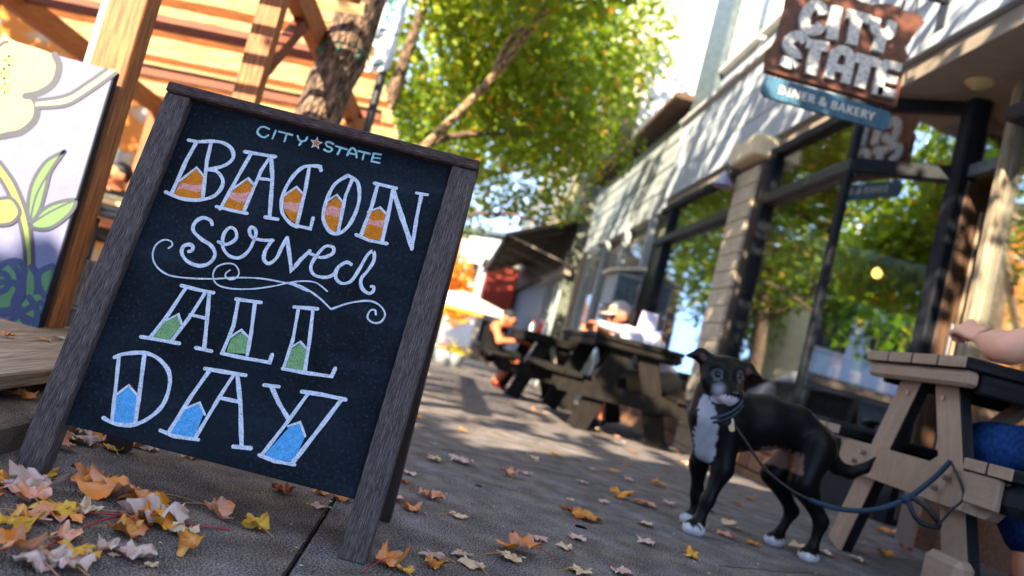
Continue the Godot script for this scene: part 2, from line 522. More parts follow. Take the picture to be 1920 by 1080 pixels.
func _ready() -> void:
	# ---- camera
	var cam := Camera3D.new()
	cam.name = "camera"
	cam.transform = Transform3D(Basis(Vector3.UP, -deg_to_rad(4.02)) * Basis(Vector3.RIGHT, deg_to_rad(3.83)) * Basis(Vector3.BACK, deg_to_rad(14.49)), Vector3(0, 0.46, 0))
	cam.near = 0.05; cam.far = 400.0
	var lens := CameraAttributesPhysical.new()
	lens.frustum_focal_length = 31.86; lens.exposure_aperture = 3.1; lens.frustum_focus_distance = 1.50
	cam.attributes = lens
	cam.fov = 41.27
	add_child(cam); cam.current = true
	# ---- sky, exposure
	var env := Environment.new()
	env.background_mode = Environment.BG_SKY
	var sm := ProceduralSkyMaterial.new()
	sm.sky_top_color = Color(0.58, 0.66, 0.80); sm.sky_horizon_color = Color(0.60, 0.74, 0.92); sm.sky_curve = 0.14
	sm.ground_bottom_color = Color(0.35, 0.34, 0.33); sm.ground_horizon_color = Color(0.66, 0.72, 0.78)
	sm.sky_energy_multiplier = 1.08
	var sky := Sky.new(); sky.sky_material = sm
	env.sky = sky
	env.background_energy_multiplier = 1.0
	env.tonemap_mode = Environment.TONE_MAPPER_LINEAR
	env.tonemap_exposure = 4.95
	env.sdfgi_enabled = true; env.ssao_enabled = true; env.ssil_enabled = true
	var we := WorldEnvironment.new(); we.environment = env; we.name = "world_environment"
	add_child(we)
	# ---- sun: from behind the camera, to the left
	var sun := DirectionalLight3D.new()
	sun.name = "sun"
	sun.light_energy = 1.6; sun.light_color = Color(1.0, 0.93, 0.80); sun.light_angular_distance = 0.5; sun.shadow_enabled = true
	add_child(sun)
	sun.look_at_from_position(SUN * 30.0, Vector3.ZERO, Vector3.UP)
	dap.seed = 21; dap.frequency = 1.0; dap.fractal_octaves = 2; dap.noise_type = FastNoiseLite.TYPE_SIMPLEX_SMOOTH
	make_materials()
	build_ground()
	build_storefront()
	build_far_buildings()
	build_pergola()
	build_trees()
	build_parklet_things()
	build_street_furniture()
	build_tables()
	build_a_frame()
	build_hanging_sign()
	build_dog()
	build_people()
	build_table_things()
	build_fallen_leaves()

# ================================================================ ground
func build_ground() -> void:
	var g := Shape.new()
	g.face([Vector3(-200, -0.6, -300), Vector3(200, -0.6, -300), Vector3(200, -0.6, 120), Vector3(-200, -0.6, 120)], Vector3.UP)
	structure("ground", g.done(), M.road)
	# the roadway
	var r := Shape.new()
	for q in [[14.0, -3.2, 0.0, 0.0], [-3.2, -48.0, 0.0, -1.16]]:
		r.face([Vector3(-9.0, q[2] - 0.13, q[0]), Vector3(-0.86, q[2] - 0.13, q[0]), Vector3(-0.86, q[3] - 0.13, q[1]), Vector3(-9.0, q[3] - 0.13, q[1])], Vector3.UP)
	structure("road", r.done(), M.road)
	# pavement: a bed under two strips of slabs with an open joint between them
	var bed := Shape.new()
	for q in [[14.0, -3.2, 0.0, 0.0], [-3.2, -48.0, 0.0, -1.16]]:
		bed.face([Vector3(-0.86, q[2] - 0.022, q[0]), Vector3(3.4, q[2] - 0.022, q[0]), Vector3(3.4, q[3] - 0.022, q[1]), Vector3(-0.86, q[3] - 0.022, q[1])], Vector3.UP)
	var pv := structure("pavement", bed.done(), mat(Color(0.09, 0.085, 0.08), 0.95))
	var zs := [14.0, 9.0, 4.0, 0.75, -0.905, -2.46, -4.0, -5.5, -7.0, -8.5, -10.0, -12.0, -16.0, -22.0, -30.0, -48.0]
	for i in zs.size() - 1:
		for s in 2:
			var x0: float = [-0.775, -0.150][s]; var x1: float = [-0.155, 3.3][s]
			var z0: float = zs[i] - 0.003; var z1: float = zs[i + 1] + 0.003
			if s == 1 and z0 > -9.0 and i % 2 == 0: z1 = zs[i + 1] - 0.003
			if s == 1 and i % 2 == 1 and z0 > -9.0: z0 = zs[i] - 0.004
			var sh := Shape.new()
			var ya := slope(z0); var yb := slope(z1)
			var b := 0.006
			sh.face([Vector3(x0 + b, ya, z0 - b), Vector3(x1, ya, z0 - b), Vector3(x1, yb, z1 + b), Vector3(x0 + b, yb, z1 + b)], Vector3.UP)
			sh.face([Vector3(x0, ya - 0.02, z0), Vector3(x0 + b, ya, z0 - b), Vector3(x0 + b, yb, z1 + b), Vector3(x0, yb - 0.02, z1)], Vector3(-0.8, 0.6, 0))
			sh.face([Vector3(x1, ya - 0.02, z0), Vector3(x1 - 0.0, ya, z0 - b), Vector3(x1 - 0.0, yb, z1 + b), Vector3(x1, yb - 0.02, z1)], Vector3(1, 0, 0))
			sh.face([Vector3(x0, ya - 0.02, z0), Vector3(x0 + b, ya, z0 - b), Vector3(x1, ya, z0 - b), Vector3(x1, ya - 0.02, z0)], Vector3(0, 0.6, 0.8))
			sh.face([Vector3(x0, yb - 0.02, z1), Vector3(x0 + b, yb, z1 + b), Vector3(x1, yb, z1 + b), Vector3(x1, yb - 0.02, z1)], Vector3(0, 0.6, -0.8))
			part("slab", sh.done(), M.pavement2 if s == 0 else M.pavement, pv)
	# kerb of rough blocks at the left
	var kb := Node3D.new(); kb.name = "kerb"; kb.set_meta("kind", "structure"); add_child(kb)
	var rk := RandomNumberGenerator.new(); rk.seed = 4
	var z := 6.0
	while z > -30.0:
		var l := 1.28
		part("kerb_block", boxm(Vector3(-0.875 + rk.randf_range(-0.004, 0.004), slope(z - l * 0.5) - 0.02, z - l * 0.5), Vector3(0.20, 0.165, l - 0.008), 0.012), M.kerb, kb)
		z -= l

# ================================================================ the storefront on the right
const WX := 2.3
func build_storefront() -> void:
	var b := thing("storefront_building", "pale grey storefront with dark framed windows, set-back doorway and bay windows above", "building")
	# fascia boards above the windows
	for i in 3:
		part("fascia_board", boxm(Vector3(2.42, 2.71 + 0.17 + i * 0.336, -4.05), Vector3(0.24, 0.333, 11.1), 0.006), M.fascia, b)
	part("fascia_ledge", boxm(Vector3(2.40, 3.735, -4.05), Vector3(0.30, 0.05, 11.1), 0.008), M.white, b)
	part("soffit", boxm(Vector3(2.62, 2.64, -4.0), Vector3(0.56, 0.12, 11.0), 0.004), M.taupe, b)
	part("soffit_panel", boxm(Vector3(3.2, 2.74, -2.5), Vector3(0.9, 0.08, 5.0), 0.004), M.taupe, b)
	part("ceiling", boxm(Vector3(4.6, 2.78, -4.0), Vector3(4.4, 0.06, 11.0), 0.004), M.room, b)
	# upper wall with bay windows
	var uz := [-9.62, -8.75, -8.62, -7.95, -7.82, -7.15, -7.02, -6.2, -6.05, -5.3, -5.15, -4.2, -3.0, -1.0, 1.5]
	part("corner_board", boxm(Vector3(2.45, 5.6, -9.18), Vector3(0.20, 3.6, 0.88), 0.006), M.slate, b)
	part("upper_wall", boxm(Vector3(2.50, 3.95, -3.62), Vector3(0.16, 0.38, 10.2), 0.006), M.fascia, b)
	part("upper_wall", boxm(Vector3(2.52, 7.0, -3.62), Vector3(0.16, 1.2, 10.2), 0.006), M.fascia, b)
	part("side_wall", boxm(Vector3(5.1, 4.0, -9.66), Vector3(5.2, 8.0, 0.08), 0.004), M.slate, b)
	for i in 8:
		var z: float = -8.15 + i * 1.2
		var w := part("upper_window", boxm(Vector3(2.50, 5.27, z - 0.52), Vector3(0.14, 2.26, 0.10), 0.006), M.white, b)
		part("casing", boxm(Vector3(2.50, 5.27, z + 0.52), Vector3(0.14, 2.26, 0.10), 0.006), M.white, w)
		part("sill", boxm(Vector3(2.46, 4.17, z), Vector3(0.22, 0.05, 1.12), 0.006), M.white, w)
		part("meeting_rail", boxm(Vector3(2.53, 5.3, z), Vector3(0.08, 0.07, 0.93), 0.006), M.white, w)
		part("pane", boxm(Vector3(2.55, 5.27, z), Vector3(0.01, 2.2, 0.93), 0.0), M.glass, w)
		part("blind", boxm(Vector3(2.75, 5.27, z), Vector3(0.02, 2.2, 1.1), 0.0), M.charcoal, w)
	part("eave", boxm(Vector3(2.15, 7.7, -4.2), Vector3(1.4, 0.14, 11.6), 0.01), M.tan, b)
	for i in 14: part("eave_bracket", boxm(Vector3(2.05, 7.58, -9.4 + i * 0.8), Vector3(0.9, 0.10, 0.08), 0.005), M.tan, b)
	# shop windows, along the pavement
	var kn := part("brick_knee_wall", boxm(Vector3(2.40, 0.12, -7.2), Vector3(0.10, 0.62, 4.9), 0.0), M.mortar, b)
	var rr := RandomNumberGenerator.new(); rr.seed = 9
	for row in 4:
		var z := -4.80 - (0.10 if row % 2 else 0.0)
		while z > -9.55:
			var bm: ArrayMesh = boxm(Vector3(2.33 + rr.randf_range(-0.004, 0.003), -0.14 + row * 0.145 + 0.07, z - 0.098), Vector3(0.05, 0.133, 0.19), 0.006)
			part("brick", bm, M.brick if rr.randf() < 0.6 else M.brick2, kn)
			z -= 0.202
	part("sill", boxm(Vector3(2.33, 0.47, -7.16), Vector3(0.14, 0.06, 4.85), 0.008), M.navy, b)
	part("transom_bar", boxm(Vector3(2.31, 2.12, -5.42), Vector3(0.10, 0.09, 1.36), 0.01), M.iron, b)
	part("transom_bar", boxm(Vector3(2.31, 2.12, -8.12), Vector3(0.10, 0.09, 2.75), 0.01), M.iron, b)
	part("head_rail", boxm(Vector3(2.33, 2.545, -7.16), Vector3(0.10, 0.08, 4.85), 0.01), M.navy, b)
	for z in [-4.78, -6.15, -9.05]:
		part("mullion", boxm(Vector3(2.32, 1.51, z), Vector3(0.10, 2.0, 0.07), 0.01), M.navy, b)
	for w in [[-4.81, -6.12], [-6.75, -9.02]]:
		var zc: float = (w[0] + w[1]) * 0.5; var zl: float = w[0] - w[1]
		for gx in [2.33, 2.345]:
			part("lower_pane", boxm(Vector3(gx, 1.29, zc), Vector3(0.006, 1.56, zl), 0.0), M.glass, b)
			part("transom_pane", boxm(Vector3(gx, 2.335, zc), Vector3(0.006, 0.33, zl), 0.0), M.glass, b)
	# pale stone pilaster
	var pl := part("pilaster", boxm(Vector3(2.36, 1.22, -6.50), Vector3(0.22, 2.9, 0.48), 0.0), M.mortar, b)
	for row in 17:
		for k in (1 if row % 2 else 2):
			var wz := 0.47 if row % 2 else 0.233
			var zc := -6.50 if row % 2 else -6.50 + (k - 0.5) * 0.238
			part("stone", boxm(Vector3(2.25, -0.12 + row * 0.155, zc), Vector3(0.07, 0.150, wz), 0.008), M.stone, pl)
	part("pilaster_cap", boxm(Vector3(2.27, 2.60, -6.50), Vector3(0.30, 0.20, 0.56), 0.02), M.cream, b)
	# set-back doorway: an angled window, a door, then the window line farther in
	var A := Vector3(2.31, 0, -4.74); var B := Vector3(2.76, 0, -4.42)
	var d := (B - A).normalized(); var nrm := Vector3(-d.z, 0, d.x) * -1.0
	if nrm.z < 0: nrm = -nrm
	var rot := Basis(d, Vector3.UP, d.cross(Vector3.UP))
	var mid := (A + B) * 0.5; var len := (B - A).length()
	var aw := part("angled_window", boxm(mid + Vector3(0, 2.12, 0), Vector3(len, 0.10, 0.08), 0.01, rot), M.navy, b)
	part("bottom_rail", boxm(mid + Vector3(0, 0.43, 0), Vector3(len, 0.12, 0.08), 0.01, rot), M.navy, aw)
	part("top_rail", boxm(mid + Vector3(0, 2.55, 0), Vector3(len, 0.08, 0.08), 0.01, rot), M.navy, aw)
	for o in [0.0, -0.02]:
		part("lower_pane", boxm(mid + nrm * o + Vector3(0, 1.28, 0), Vector3(len, 1.6, 0.006), 0.0, rot), M.glass, aw)
		part("transom_pane", boxm(mid + nrm * o + Vector3(0, 2.34, 0), Vector3(len, 0.35, 0.006), 0.0, rot), M.glass, aw)
	part("kick_panel", boxm(mid + Vector3(0, 0.16, 0), Vector3(len, 0.42, 0.05), 0.01, rot), M.charcoal, aw)
	part("door_post", boxm(Vector3(2.79, 1.25, -4.36), Vector3(0.12, 2.7, 0.12), 0.012), M.navy, b)
	part("door_post", boxm(Vector3(2.80, 1.25, -3.98), Vector3(0.11, 2.7, 0.07), 0.012), M.sunwood, b)
	part("door_head", boxm(Vector3(2.82, 2.13, -4.17), Vector3(0.08, 0.08, 0.32), 0.008), M.slate, b)
	for o in [2.80, 2.825]: part("door_transom_pane", boxm(Vector3(o, 2.38, -4.17), Vector3(0.006, 0.42, 0.32), 0.0), M.glass, b)
	var dr := part("open_door", boxm(Vector3(3.15, 1.04, -4.31), Vector3(0.72, 2.06, 0.045), 0.008), M.brown, b)
	part("door_panel", boxm(Vector3(3.15, 1.35, -4.282), Vector3(0.50, 1.1, 0.014), 0.004), M.tan, dr)
	part("door_handle", tubem([Vector3(2.86, 0.95, -4.25), Vector3(2.86, 1.2, -4.25)], [0.012]), M.steel, dr)
	# the inner window line beside the near table
	for z in [-2.05, -0.3, 1.5]: part("mullion", boxm(Vector3(2.80, 1.3, z), Vector3(0.09, 2.6, 0.07), 0.01), M.navy, b)
	part("window_cap", boxm(Vector3(2.76, 2.36, -1.2), Vector3(0.16, 0.09, 5.5), 0.015), M.iron, b)
	part("sill", boxm(Vector3(2.78, 0.40, -1.2), Vector3(0.14, 0.06, 5.5), 0.008), M.navy, b)
	part("knee_wall", boxm(Vector3(2.84, 0.17, -1.2), Vector3(0.10, 0.42, 5.5), 0.0), M.brick2, b)
	for w in [[-3.945, -2.085], [-2.015, -0.335], [-0.265, 1.465]]:
		for gx in [2.80, 2.82]:
			part("lower_pane", boxm(Vector3(gx, 1.37, (w[0] + w[1]) * 0.5), Vector3(0.006, 1.88, w[1] - w[0]), 0.0), M.glass, b)
			part("transom_pane", boxm(Vector3(gx, 2.52, (w[0] + w[1]) * 0.5), Vector3(0.006, 0.24, w[1] - w[0]), 0.0), M.glass, b)
	# brown tiled pier at the doorway's foot
	var pr := part("tiled_pier", boxm(Vector3(2.52, 0.16, -3.62), Vector3(0.20, 0.40, 0.14), 0.0), M.mortar, b)
	for row in 3:
		for k in 2: part("tile", boxm(Vector3(2.47 + k * 0.105, 0.03 + row * 0.128, -3.545), Vector3(0.10, 0.122, 0.02), 0.004), M.brick if (row + k) % 2 else M.brick2, pr)
	# the room behind the glass
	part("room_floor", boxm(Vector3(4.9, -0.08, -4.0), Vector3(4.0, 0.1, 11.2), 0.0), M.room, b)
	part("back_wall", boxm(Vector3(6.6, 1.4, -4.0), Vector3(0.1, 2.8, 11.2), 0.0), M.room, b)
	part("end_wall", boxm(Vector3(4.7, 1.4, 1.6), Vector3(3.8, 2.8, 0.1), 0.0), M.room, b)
	# ceiling lamp under the soffit
	var cl := thing("ceiling_lamp", "brass and frosted glass ceiling lamp under the soffit over the doorway", "lamp", Vector3(2.62, 2.70, -4.12))
	var s := Shape.new(); s.lathe([Vector2(0.0, -0.004), Vector2(0.10, -0.004), Vector2(0.105, -0.02), Vector2(0.085, -0.045), Vector2(0.08, -0.05)], Vector3.ZERO, 20)
	part("lamp_base", s.done(), mat(Color(0.55, 0.42, 0.25), 0.4), cl)
	s = Shape.new(); s.lathe([Vector2(0.078, -0.045), Vector2(0.088, -0.075), Vector2(0.082, -0.12), Vector2(0.05, -0.15), Vector2(0.0, -0.158)], Vector3.ZERO, 20)
	part("lamp_shade", s.done(), mat(Color(0.72, 0.66, 0.48), 0.3), cl)
	# wall lamp beside the pilaster
	var wl := thing("wall_lamp", "small violet-grey wall lamp on the pale pilaster between the windows", "lamp", Vector3(2.2, 2.34, -6.72))
	part("lamp_arm", tubem(smooth3([Vector3(0.02, 0.10, 0), Vector3(-0.06, 0.14, 0), Vector3(-0.10, 0.08, 0)]), [0.012]), M.iron, wl)
	s = Shape.new(); s.lathe([Vector2(0.02, 0.09), Vector2(0.035, 0.06), Vector2(0.10, -0.03), Vector2(0.105, -0.045)], Vector3(-0.10, 0, 0), 18)
	part("lamp_shade", s.done(), mat(Color(0.55, 0.54, 0.64), 0.4), wl)
	# things in the room: shelf, bottles, pendant lamps, potted plant
	var sh := thing("bar_shelf", "pale bar shelf behind the angled window, carrying bottles", "shelf", Vector3(3.05, 0, -5.3))
	part("shelf_board", boxm(Vector3(0, 0.72, 0), Vector3(1.3, 0.05, 0.3), 0.006), M.cream, sh)
	part("leg", boxm(Vector3(-0.55, 0.33, 0), Vector3(0.05, 0.74, 0.05)), M.steel, sh)
	part("leg", boxm(Vector3(0.55, 0.33, 0), Vector3(0.05, 0.74, 0.05)), M.steel, sh)
	var cols := [Color(0.85, 0.85, 0.80), Color(0.75, 0.50, 0.15), Color(0.25, 0.40, 0.25), Color(0.80, 0.80, 0.85), Color(0.55, 0.20, 0.12), Color(0.90, 0.75, 0.35)]
	var said := ["clear", "amber", "dark green", "milky white", "dark red", "golden"]
	for i in 6:
		var bt := thing("bottle", "%s bottle standing on the bar shelf behind the angled window" % said[i], "bottle", Vector3(2.55 + i * 0.19, 0.745, -5.3 + 0.05 * (i % 2)), 0.0, "bottles on the bar shelf")
		s = Shape.new(); s.lathe([Vector2(0.0, 0.0), Vector2(0.038, 0.002), Vector2(0.04, 0.01), Vector2(0.04, 0.17), Vector2(0.03, 0.20), Vector2(0.014, 0.225), Vector2(0.013, 0.28), Vector2(0.0, 0.28)], Vector3.ZERO, 14)
		part("bottle_body", s.done(), mat(cols[i], 0.15), bt)
		s = Shape.new(); s.lathe([Vector2(0.0405, 0.04), Vector2(0.0405, 0.12)], Vector3.ZERO, 14)
		part("bottle_label", s.done(), M.cream, bt)
	var at := [Vector3(3.3, 1.75, -6.0), Vector3(4.2, 1.85, -6.6), Vector3(3.6, 1.32, -4.9), Vector3(4.4, 1.3, -4.6)]
	var where := ["nearest the angled window", "deepest behind the long window", "low behind the door post", "beside the open brown door"]
	for i in 4:
		var pd := thing("pendant_lamp", "glowing amber pendant lamp inside the shop, %s" % where[i], "lamp", at[i], 0.0, "pendant lamps in the shop")
		s = Shape.new(); s.lathe([Vector2(0.0, -0.03), Vector2(0.02, -0.02), Vector2(0.026, 0.0), Vector2(0.018, 0.025), Vector2(0.0, 0.05)], Vector3.ZERO, 14)
		part("bulb", s.done(), M.bulb, pd)
		part("lamp_cord", tubem([Vector3(0, 0.05, 0), Vector3(0, 2.74 - at[i].y, 0)], [0.004], 5), M.charcoal, pd)
		var o := OmniLight3D.new(); o.light_color = Color(1.0, 0.68, 0.32); o.light_energy = 0.02; o.light_size = 0.04; o.omni_range = 12.0; o.omni_attenuation = 2.0; o.shadow_enabled = true
		o.position = Vector3.ZERO; pd.add_child(o)
	var pp := thing("potted_plant", "yellow-green leafy plant in a grey pot inside the long window", "plant", Vector3(2.62, 0.50, -5.55))
	s = Shape.new(); s.lathe([Vector2(0.0, 0.0), Vector2(0.07, 0.0), Vector2(0.10, 0.16), Vector2(0.09, 0.16), Vector2(0.085, 0.14)], Vector3.ZERO, 16)
	part("pot", s.done(), M.fascia, pp)
	s = Shape.new()
	var rp := RandomNumberGenerator.new(); rp.seed = 31
	for i in 60:
		var a := rp.randf() * TAU
		var tilt := rp.randf_range(0.15, 1.1)
		var l := rp.randf_range(0.12, 0.26)
		var dir := Vector3(cos(a) * sin(tilt), cos(tilt), sin(a) * sin(tilt))
		var sd := dir.cross(Vector3.UP).normalized() * 0.022
		s.col = lin(0.62, 0.78, 0.18).lerp(lin(0.35, 0.55, 0.12), rp.randf())
		var p0 := Vector3(0, 0.14, 0); var p1 := p0 + dir * l * 0.55; var p2 := p0 + dir * l - Vector3(0, l * 0.12, 0)
		s.face([p0, p1 + sd, p2, p1 - sd], dir.cross(sd).normalized())
	part("leaves", s.done(), M.leaf, pp)
	# grey wall box farther along
	var wb := thing("wall_box", "grey metal box with a pale sloping hood fixed to the wall beyond the long window", "box", Vector3(2.12, 1.46, -10.0))
	part("box_body", boxm(Vector3.ZERO, Vector3(0.34, 0.44, 0.62), 0.01), M.siding, wb)
	part("box_door", boxm(Vector3(0, 0, 0.312), Vector3(0.28, 0.34, 0.012), 0.004), M.slate, wb)
	part("hood", boxm(Vector3(-0.03, 0.27, 0), Vector3(0.46, 0.05, 0.70), 0.01, Basis(Vector3.BACK, 0.25)), M.cream, wb)
	part("box_base", boxm(Vector3(0.02, -0.32, 0), Vector3(0.36, 0.18, 0.66), 0.01), M.tan, wb)

# ================================================================ other buildings
func win_row(b: Node3D, xs: Array, y: float, z: float, w: float, h: float, axis_x := true, frame = null) -> void:
	for x in xs:
		var c := Vector3(x, y, z) if axis_x else Vector3(z, y, x)
		var s1 := Vector3(w + 0.16, h + 0.16, 0.10) if axis_x else Vector3(0.10, h + 0.16, w + 0.16)
		var s2 := Vector3(w, h, 0.13) if axis_x else Vector3(0.13, h, w)
		var f := part("window", boxm(c, s1, 0.01), frame if frame else M.white, b)
		part("pane", boxm(c, s2, 0.0), M.navy, f)

func build_far_buildings() -> void:
	# the low neighbour with a pale siding front and a brown eave
	var b := thing("low_siding_building", "low pale siding building with a brown eave beyond the grey storefront", "building")
	for i in 8: part("siding_board", boxm(Vector3(2.45 + (0.012 if i % 2 else 0.0), 2.66 + i * 0.17, -12.6), Vector3(0.22, 0.168, 5.9), 0.01), M.siding, b)
	part("eave", boxm(Vector3(2.32, 4.08, -12.6), Vector3(0.42, 0.09, 6.1), 0.01), M.brown, b)
	part("lower_wall", boxm(Vector3(2.55, 0.9, -12.6), Vector3(0.16, 3.3, 5.9), 0.0), M.greensiding, b)
	for z in [-10.9, -12.4, -13.9]:
		var f := part("window", boxm(Vector3(2.45, 1.45, z), Vector3(0.09, 1.9, 1.2), 0.01), M.taupe, b)
		part("pane", boxm(Vector3(2.43, 1.45, z), Vector3(0.07, 1.7, 1.02), 0.0), M.glass, f)
	for z in [-10.15, -11.65, -13.15, -14.65]: part("post", boxm(Vector3(2.36, 1.2, z), Vector3(0.10, 2.9, 0.10), 0.01), M.siding, b)
	part("roof", boxm(Vector3(4.4, 4.02, -12.6), Vector3(3.6, 0.08, 6.0), 0.01), M.brown, b)
	var gl := thing("globe_lamp", "white globe lamp on the pale siding wall above a tan post", "lamp", Vector3(2.2, 2.35, -13.3))
	var s := Shape.new(); s.lathe([Vector2(0, -0.13), Vector2(0.09, -0.09), Vector2(0.13, 0), Vector2(0.09, 0.09), Vector2(0, 0.13)], Vector3.ZERO, 16)
	part("globe", s.done(), M.white, gl)
	part("lamp_arm", boxm(Vector3(0.08, 0.14, 0), Vector3(0.2, 0.03, 0.03)), M.iron, gl)
	var tp := thing("wooden_post", "slender tan wooden post standing before the low siding building", "post", Vector3(2.05, -0.27, -13.4))
	part("post_shaft", boxm(Vector3(0, 1.25, 0), Vector3(0.11, 2.5, 0.11), 0.012), M.tan, tp)
	part("post_foot", boxm(Vector3(0, 0.04, 0), Vector3(0.17, 0.08, 0.17), 0.01), M.iron, tp)
	# tall white building whose sunlit end shows above the eave
	b = thing("tall_white_building", "tall plain white building, its sunlit end wall above the brown eave", "building")
	part("end_wall", boxm(Vector3(7.85, 5.5, -16.1), Vector3(10.0, 13.0, 0.3), 0.01), M.white, b)
	part("side_wall", boxm(Vector3(3.20, 5.5, -21.2), Vector3(0.3, 13.0, 9.9), 0.01), M.cream, b)
	part("cornice", boxm(Vector3(7.6, 12.1, -16.05), Vector3(10.8, 0.35, 0.6), 0.02), M.cream, b)
	win_row(b, [6.2, 8.4, 10.6], 9.0, -15.95, 0.9, 1.5)
	win_row(b, [7.3, 9.5], 5.6, -15.95, 0.9, 1.5)
	# green-grey building with a dark awning
	b = thing("green_grey_building", "green-grey sided building with a dark canvas awning over the pavement", "building")
	part("front_wall", boxm(Vector3(2.5, 3.3, -27.5), Vector3(0.3, 8.0, 21.5), 0.01), M.greensiding, b)
	part("end_wall", boxm(Vector3(2.42, 2.2, -16.72), Vector3(0.35, 5.6, 0.1), 0.01), M.greensiding, b)
	for i in 7:
		part("pilaster_strip", boxm(Vector3(2.30, 5.4, -17.4 - i * 2.2), Vector3(0.12, 4.0, 0.26), 0.01), M.sunwood, b)
	for i in 6:
		var f := part("window", boxm(Vector3(2.33, 5.7, -18.5 - i * 2.2), Vector3(0.08, 1.9, 1.1), 0.01), M.white, b)
		part("pane", boxm(Vector3(2.30, 5.7, -18.5 - i * 2.2), Vector3(0.06, 1.7, 0.9), 0.0), M.glass, f)
	for i in 5: part("door_strip", boxm(Vector3(2.28, 0.9, -17.0 - i * 0.62), Vector3(0.12, 2.7, 0.12), 0.01), M.siding, b)
	for i in 4: part("dark_pane", boxm(Vector3(2.31, 0.9, -17.31 - i * 0.62), Vector3(0.10, 2.5, 0.5), 0.0), M.charcoal, b)
	part("dark_transom", boxm(Vector3(2.24, 2.88, -26.4), Vector3(0.12, 1.05, 19.2), 0.01), M.charcoal, b)
	part("dark_shopfront", boxm(Vector3(2.32, 0.9, -24.4), Vector3(0.10, 2.7, 15.2), 0.01), M.charcoal, b)
	part("shop_beam", boxm(Vector3(2.26, 2.28, -18.6), Vector3(0.16, 0.26, 4.2), 0.01), M.taupe, b)
	var aw := Shape.new()
	var a0 := Vector3(2.32, 3.46, -16.4); var a1 := Vector3(0.74, 2.70, -16.4); var e0 := Vector3(2.32, 3.46, -28.6); var e1 := Vector3(0.74, 2.70, -28.6)
	var an := (a1 - a0).cross(e0 - a0).normalized()
	var dn := Vector3(0, -0.03, 0)
	aw.face([a0, a1, e1, e0], an if an.y > 0 else -an)
	aw.face([a0 + dn, a1 + dn, e1 + dn, e0 + dn], -an if an.y > 0 else an)
	aw.face([a1, a1 + Vector3(0, -0.26, 0), e1 + Vector3(0, -0.26, 0), e1], Vector3(-1, 0, 0))
	aw.face([a1 + Vector3(0.01, 0, 0), a1 + Vector3(0.01, -0.26, 0), e1 + Vector3(0.01, -0.26, 0), e1 + Vector3(0.01, 0, 0)], Vector3(1, 0, 0))
	part("awning", aw.done(), mat(Color(0.12, 0.105, 0.10), 0.85, M.mottle, 1.0), b)
	var ab: Node = b.get_node("awning")
	for i in 7:
		var z := -16.45 - i * 2.0
		part("awning_strut", barm(Vector3(2.3, 2.35, z), Vector3(0.80, 2.66, z), 0.03, 0.03), M.taupe, ab)
		part("awning_rafter", barm(Vector3(2.3, 3.40, z), Vector3(0.78, 2.67, z), 0.035, 0.035), M.taupe, ab)
	part("awning_rod", barm(Vector3(0.76, 2.66, -16.42), Vector3(0.76, 2.66, -28.6), 0.04, 0.04), M.greensiding, ab)
	# at the end of the street
	b = thing("red_brick_building", "small red brick building at the far end of the pavement", "building")
	part("wall", boxm(Vector3(1.62, 2.2, -31.0), Vector3(1.2, 2.0, 3.0), 0.02), M.redbrick, b)
	part("wall_band", boxm(Vector3(1.55, 3.25, -31.0), Vector3(1.6, 0.16, 3.1), 0.02), M.stone, b)
	part("lower_wall", boxm(Vector3(1.62, 0.2, -31.0), Vector3(1.1, 2.0, 2.9), 0.02), M.tan, b)
	win_row(b, [1.40, 1.85], 0.55, -29.52, 0.28, 0.9)
	b = thing("white_gabled_house", "white house with a pink-brown side and grey roof beyond the street trees", "house")
	part("wall", boxm(Vector3(1.2, 2.4, -44.0), Vector3(3.0, 6.6, 5.0), 0.02), M.white, b)
	part("side_wall", boxm(Vector3(-0.9, 2.2, -43.5), Vector3(1.1, 6.2, 4.0), 0.02), mat(Color(0.80, 0.58, 0.45), 0.8, M.mottle, 1.0), b)
	part("roof", boxm(Vector3(0.8, 5.85, -44.0), Vector3(5.4, 0.25, 5.6), 0.03, Basis(Vector3.BACK, 0.12)), M.slate, b)
	win_row(b, [0.6, 1.9], 3.6, -41.45, 0.6, 0.9)
	b = thing("brick_chimney", "orange brick chimney rising behind the dark awning", "chimney")
	part("stack", boxm(Vector3(2.6, 3.2, -48.0), Vector3(0.8, 6.6, 1.0), 0.02), M.redbrick, b)
	part("stack_cap", boxm(Vector3(2.6, 6.6, -48.0), Vector3(1.0, 0.2, 1.2), 0.02), M.stone, b)
	b = thing("market_canopy", "white market canopy on posts with orange fringe at the end of the street", "canopy", Vector3(0.3, -0.53, -23.5))
	var cr := Shape.new()
	var h0 := 1.75; var h1 := 2.1
	for q in [[Vector3(-1.3, h0, 1), Vector3(1.3, h0, 1), Vector3(0, h1, 0)], [Vector3(1.3, h0, 1), Vector3(1.3, h0, -1), Vector3(0, h1, 0)], [Vector3(1.3, h0, -1), Vector3(-1.3, h0, -1), Vector3(0, h1, 0)], [Vector3(-1.3, h0, -1), Vector3(-1.3, h0, 1), Vector3(0, h1, 0)]]:
		var nn: Vector3 = (q[1] - q[0]).cross(q[2] - q[0]).normalized()
		cr.face(q, nn if nn.y > 0 else -nn)
	part("canopy_top", cr.done(), M.white, b)
	part("valance", boxm(Vector3(0, h0 - 0.1, 1.0), Vector3(2.6, 0.2, 0.03), 0.004), M.white, b)
	part("valance", boxm(Vector3(-1.3, h0 - 0.1, 0), Vector3(0.03, 0.2, 2.0), 0.004), M.white, b)
	part("fringe", boxm(Vector3(-0.3, h0 - 0.25, 1.0), Vector3(1.9, 0.12, 0.02), 0.004), mat(Color(0.95, 0.55, 0.12), 0.7), b)
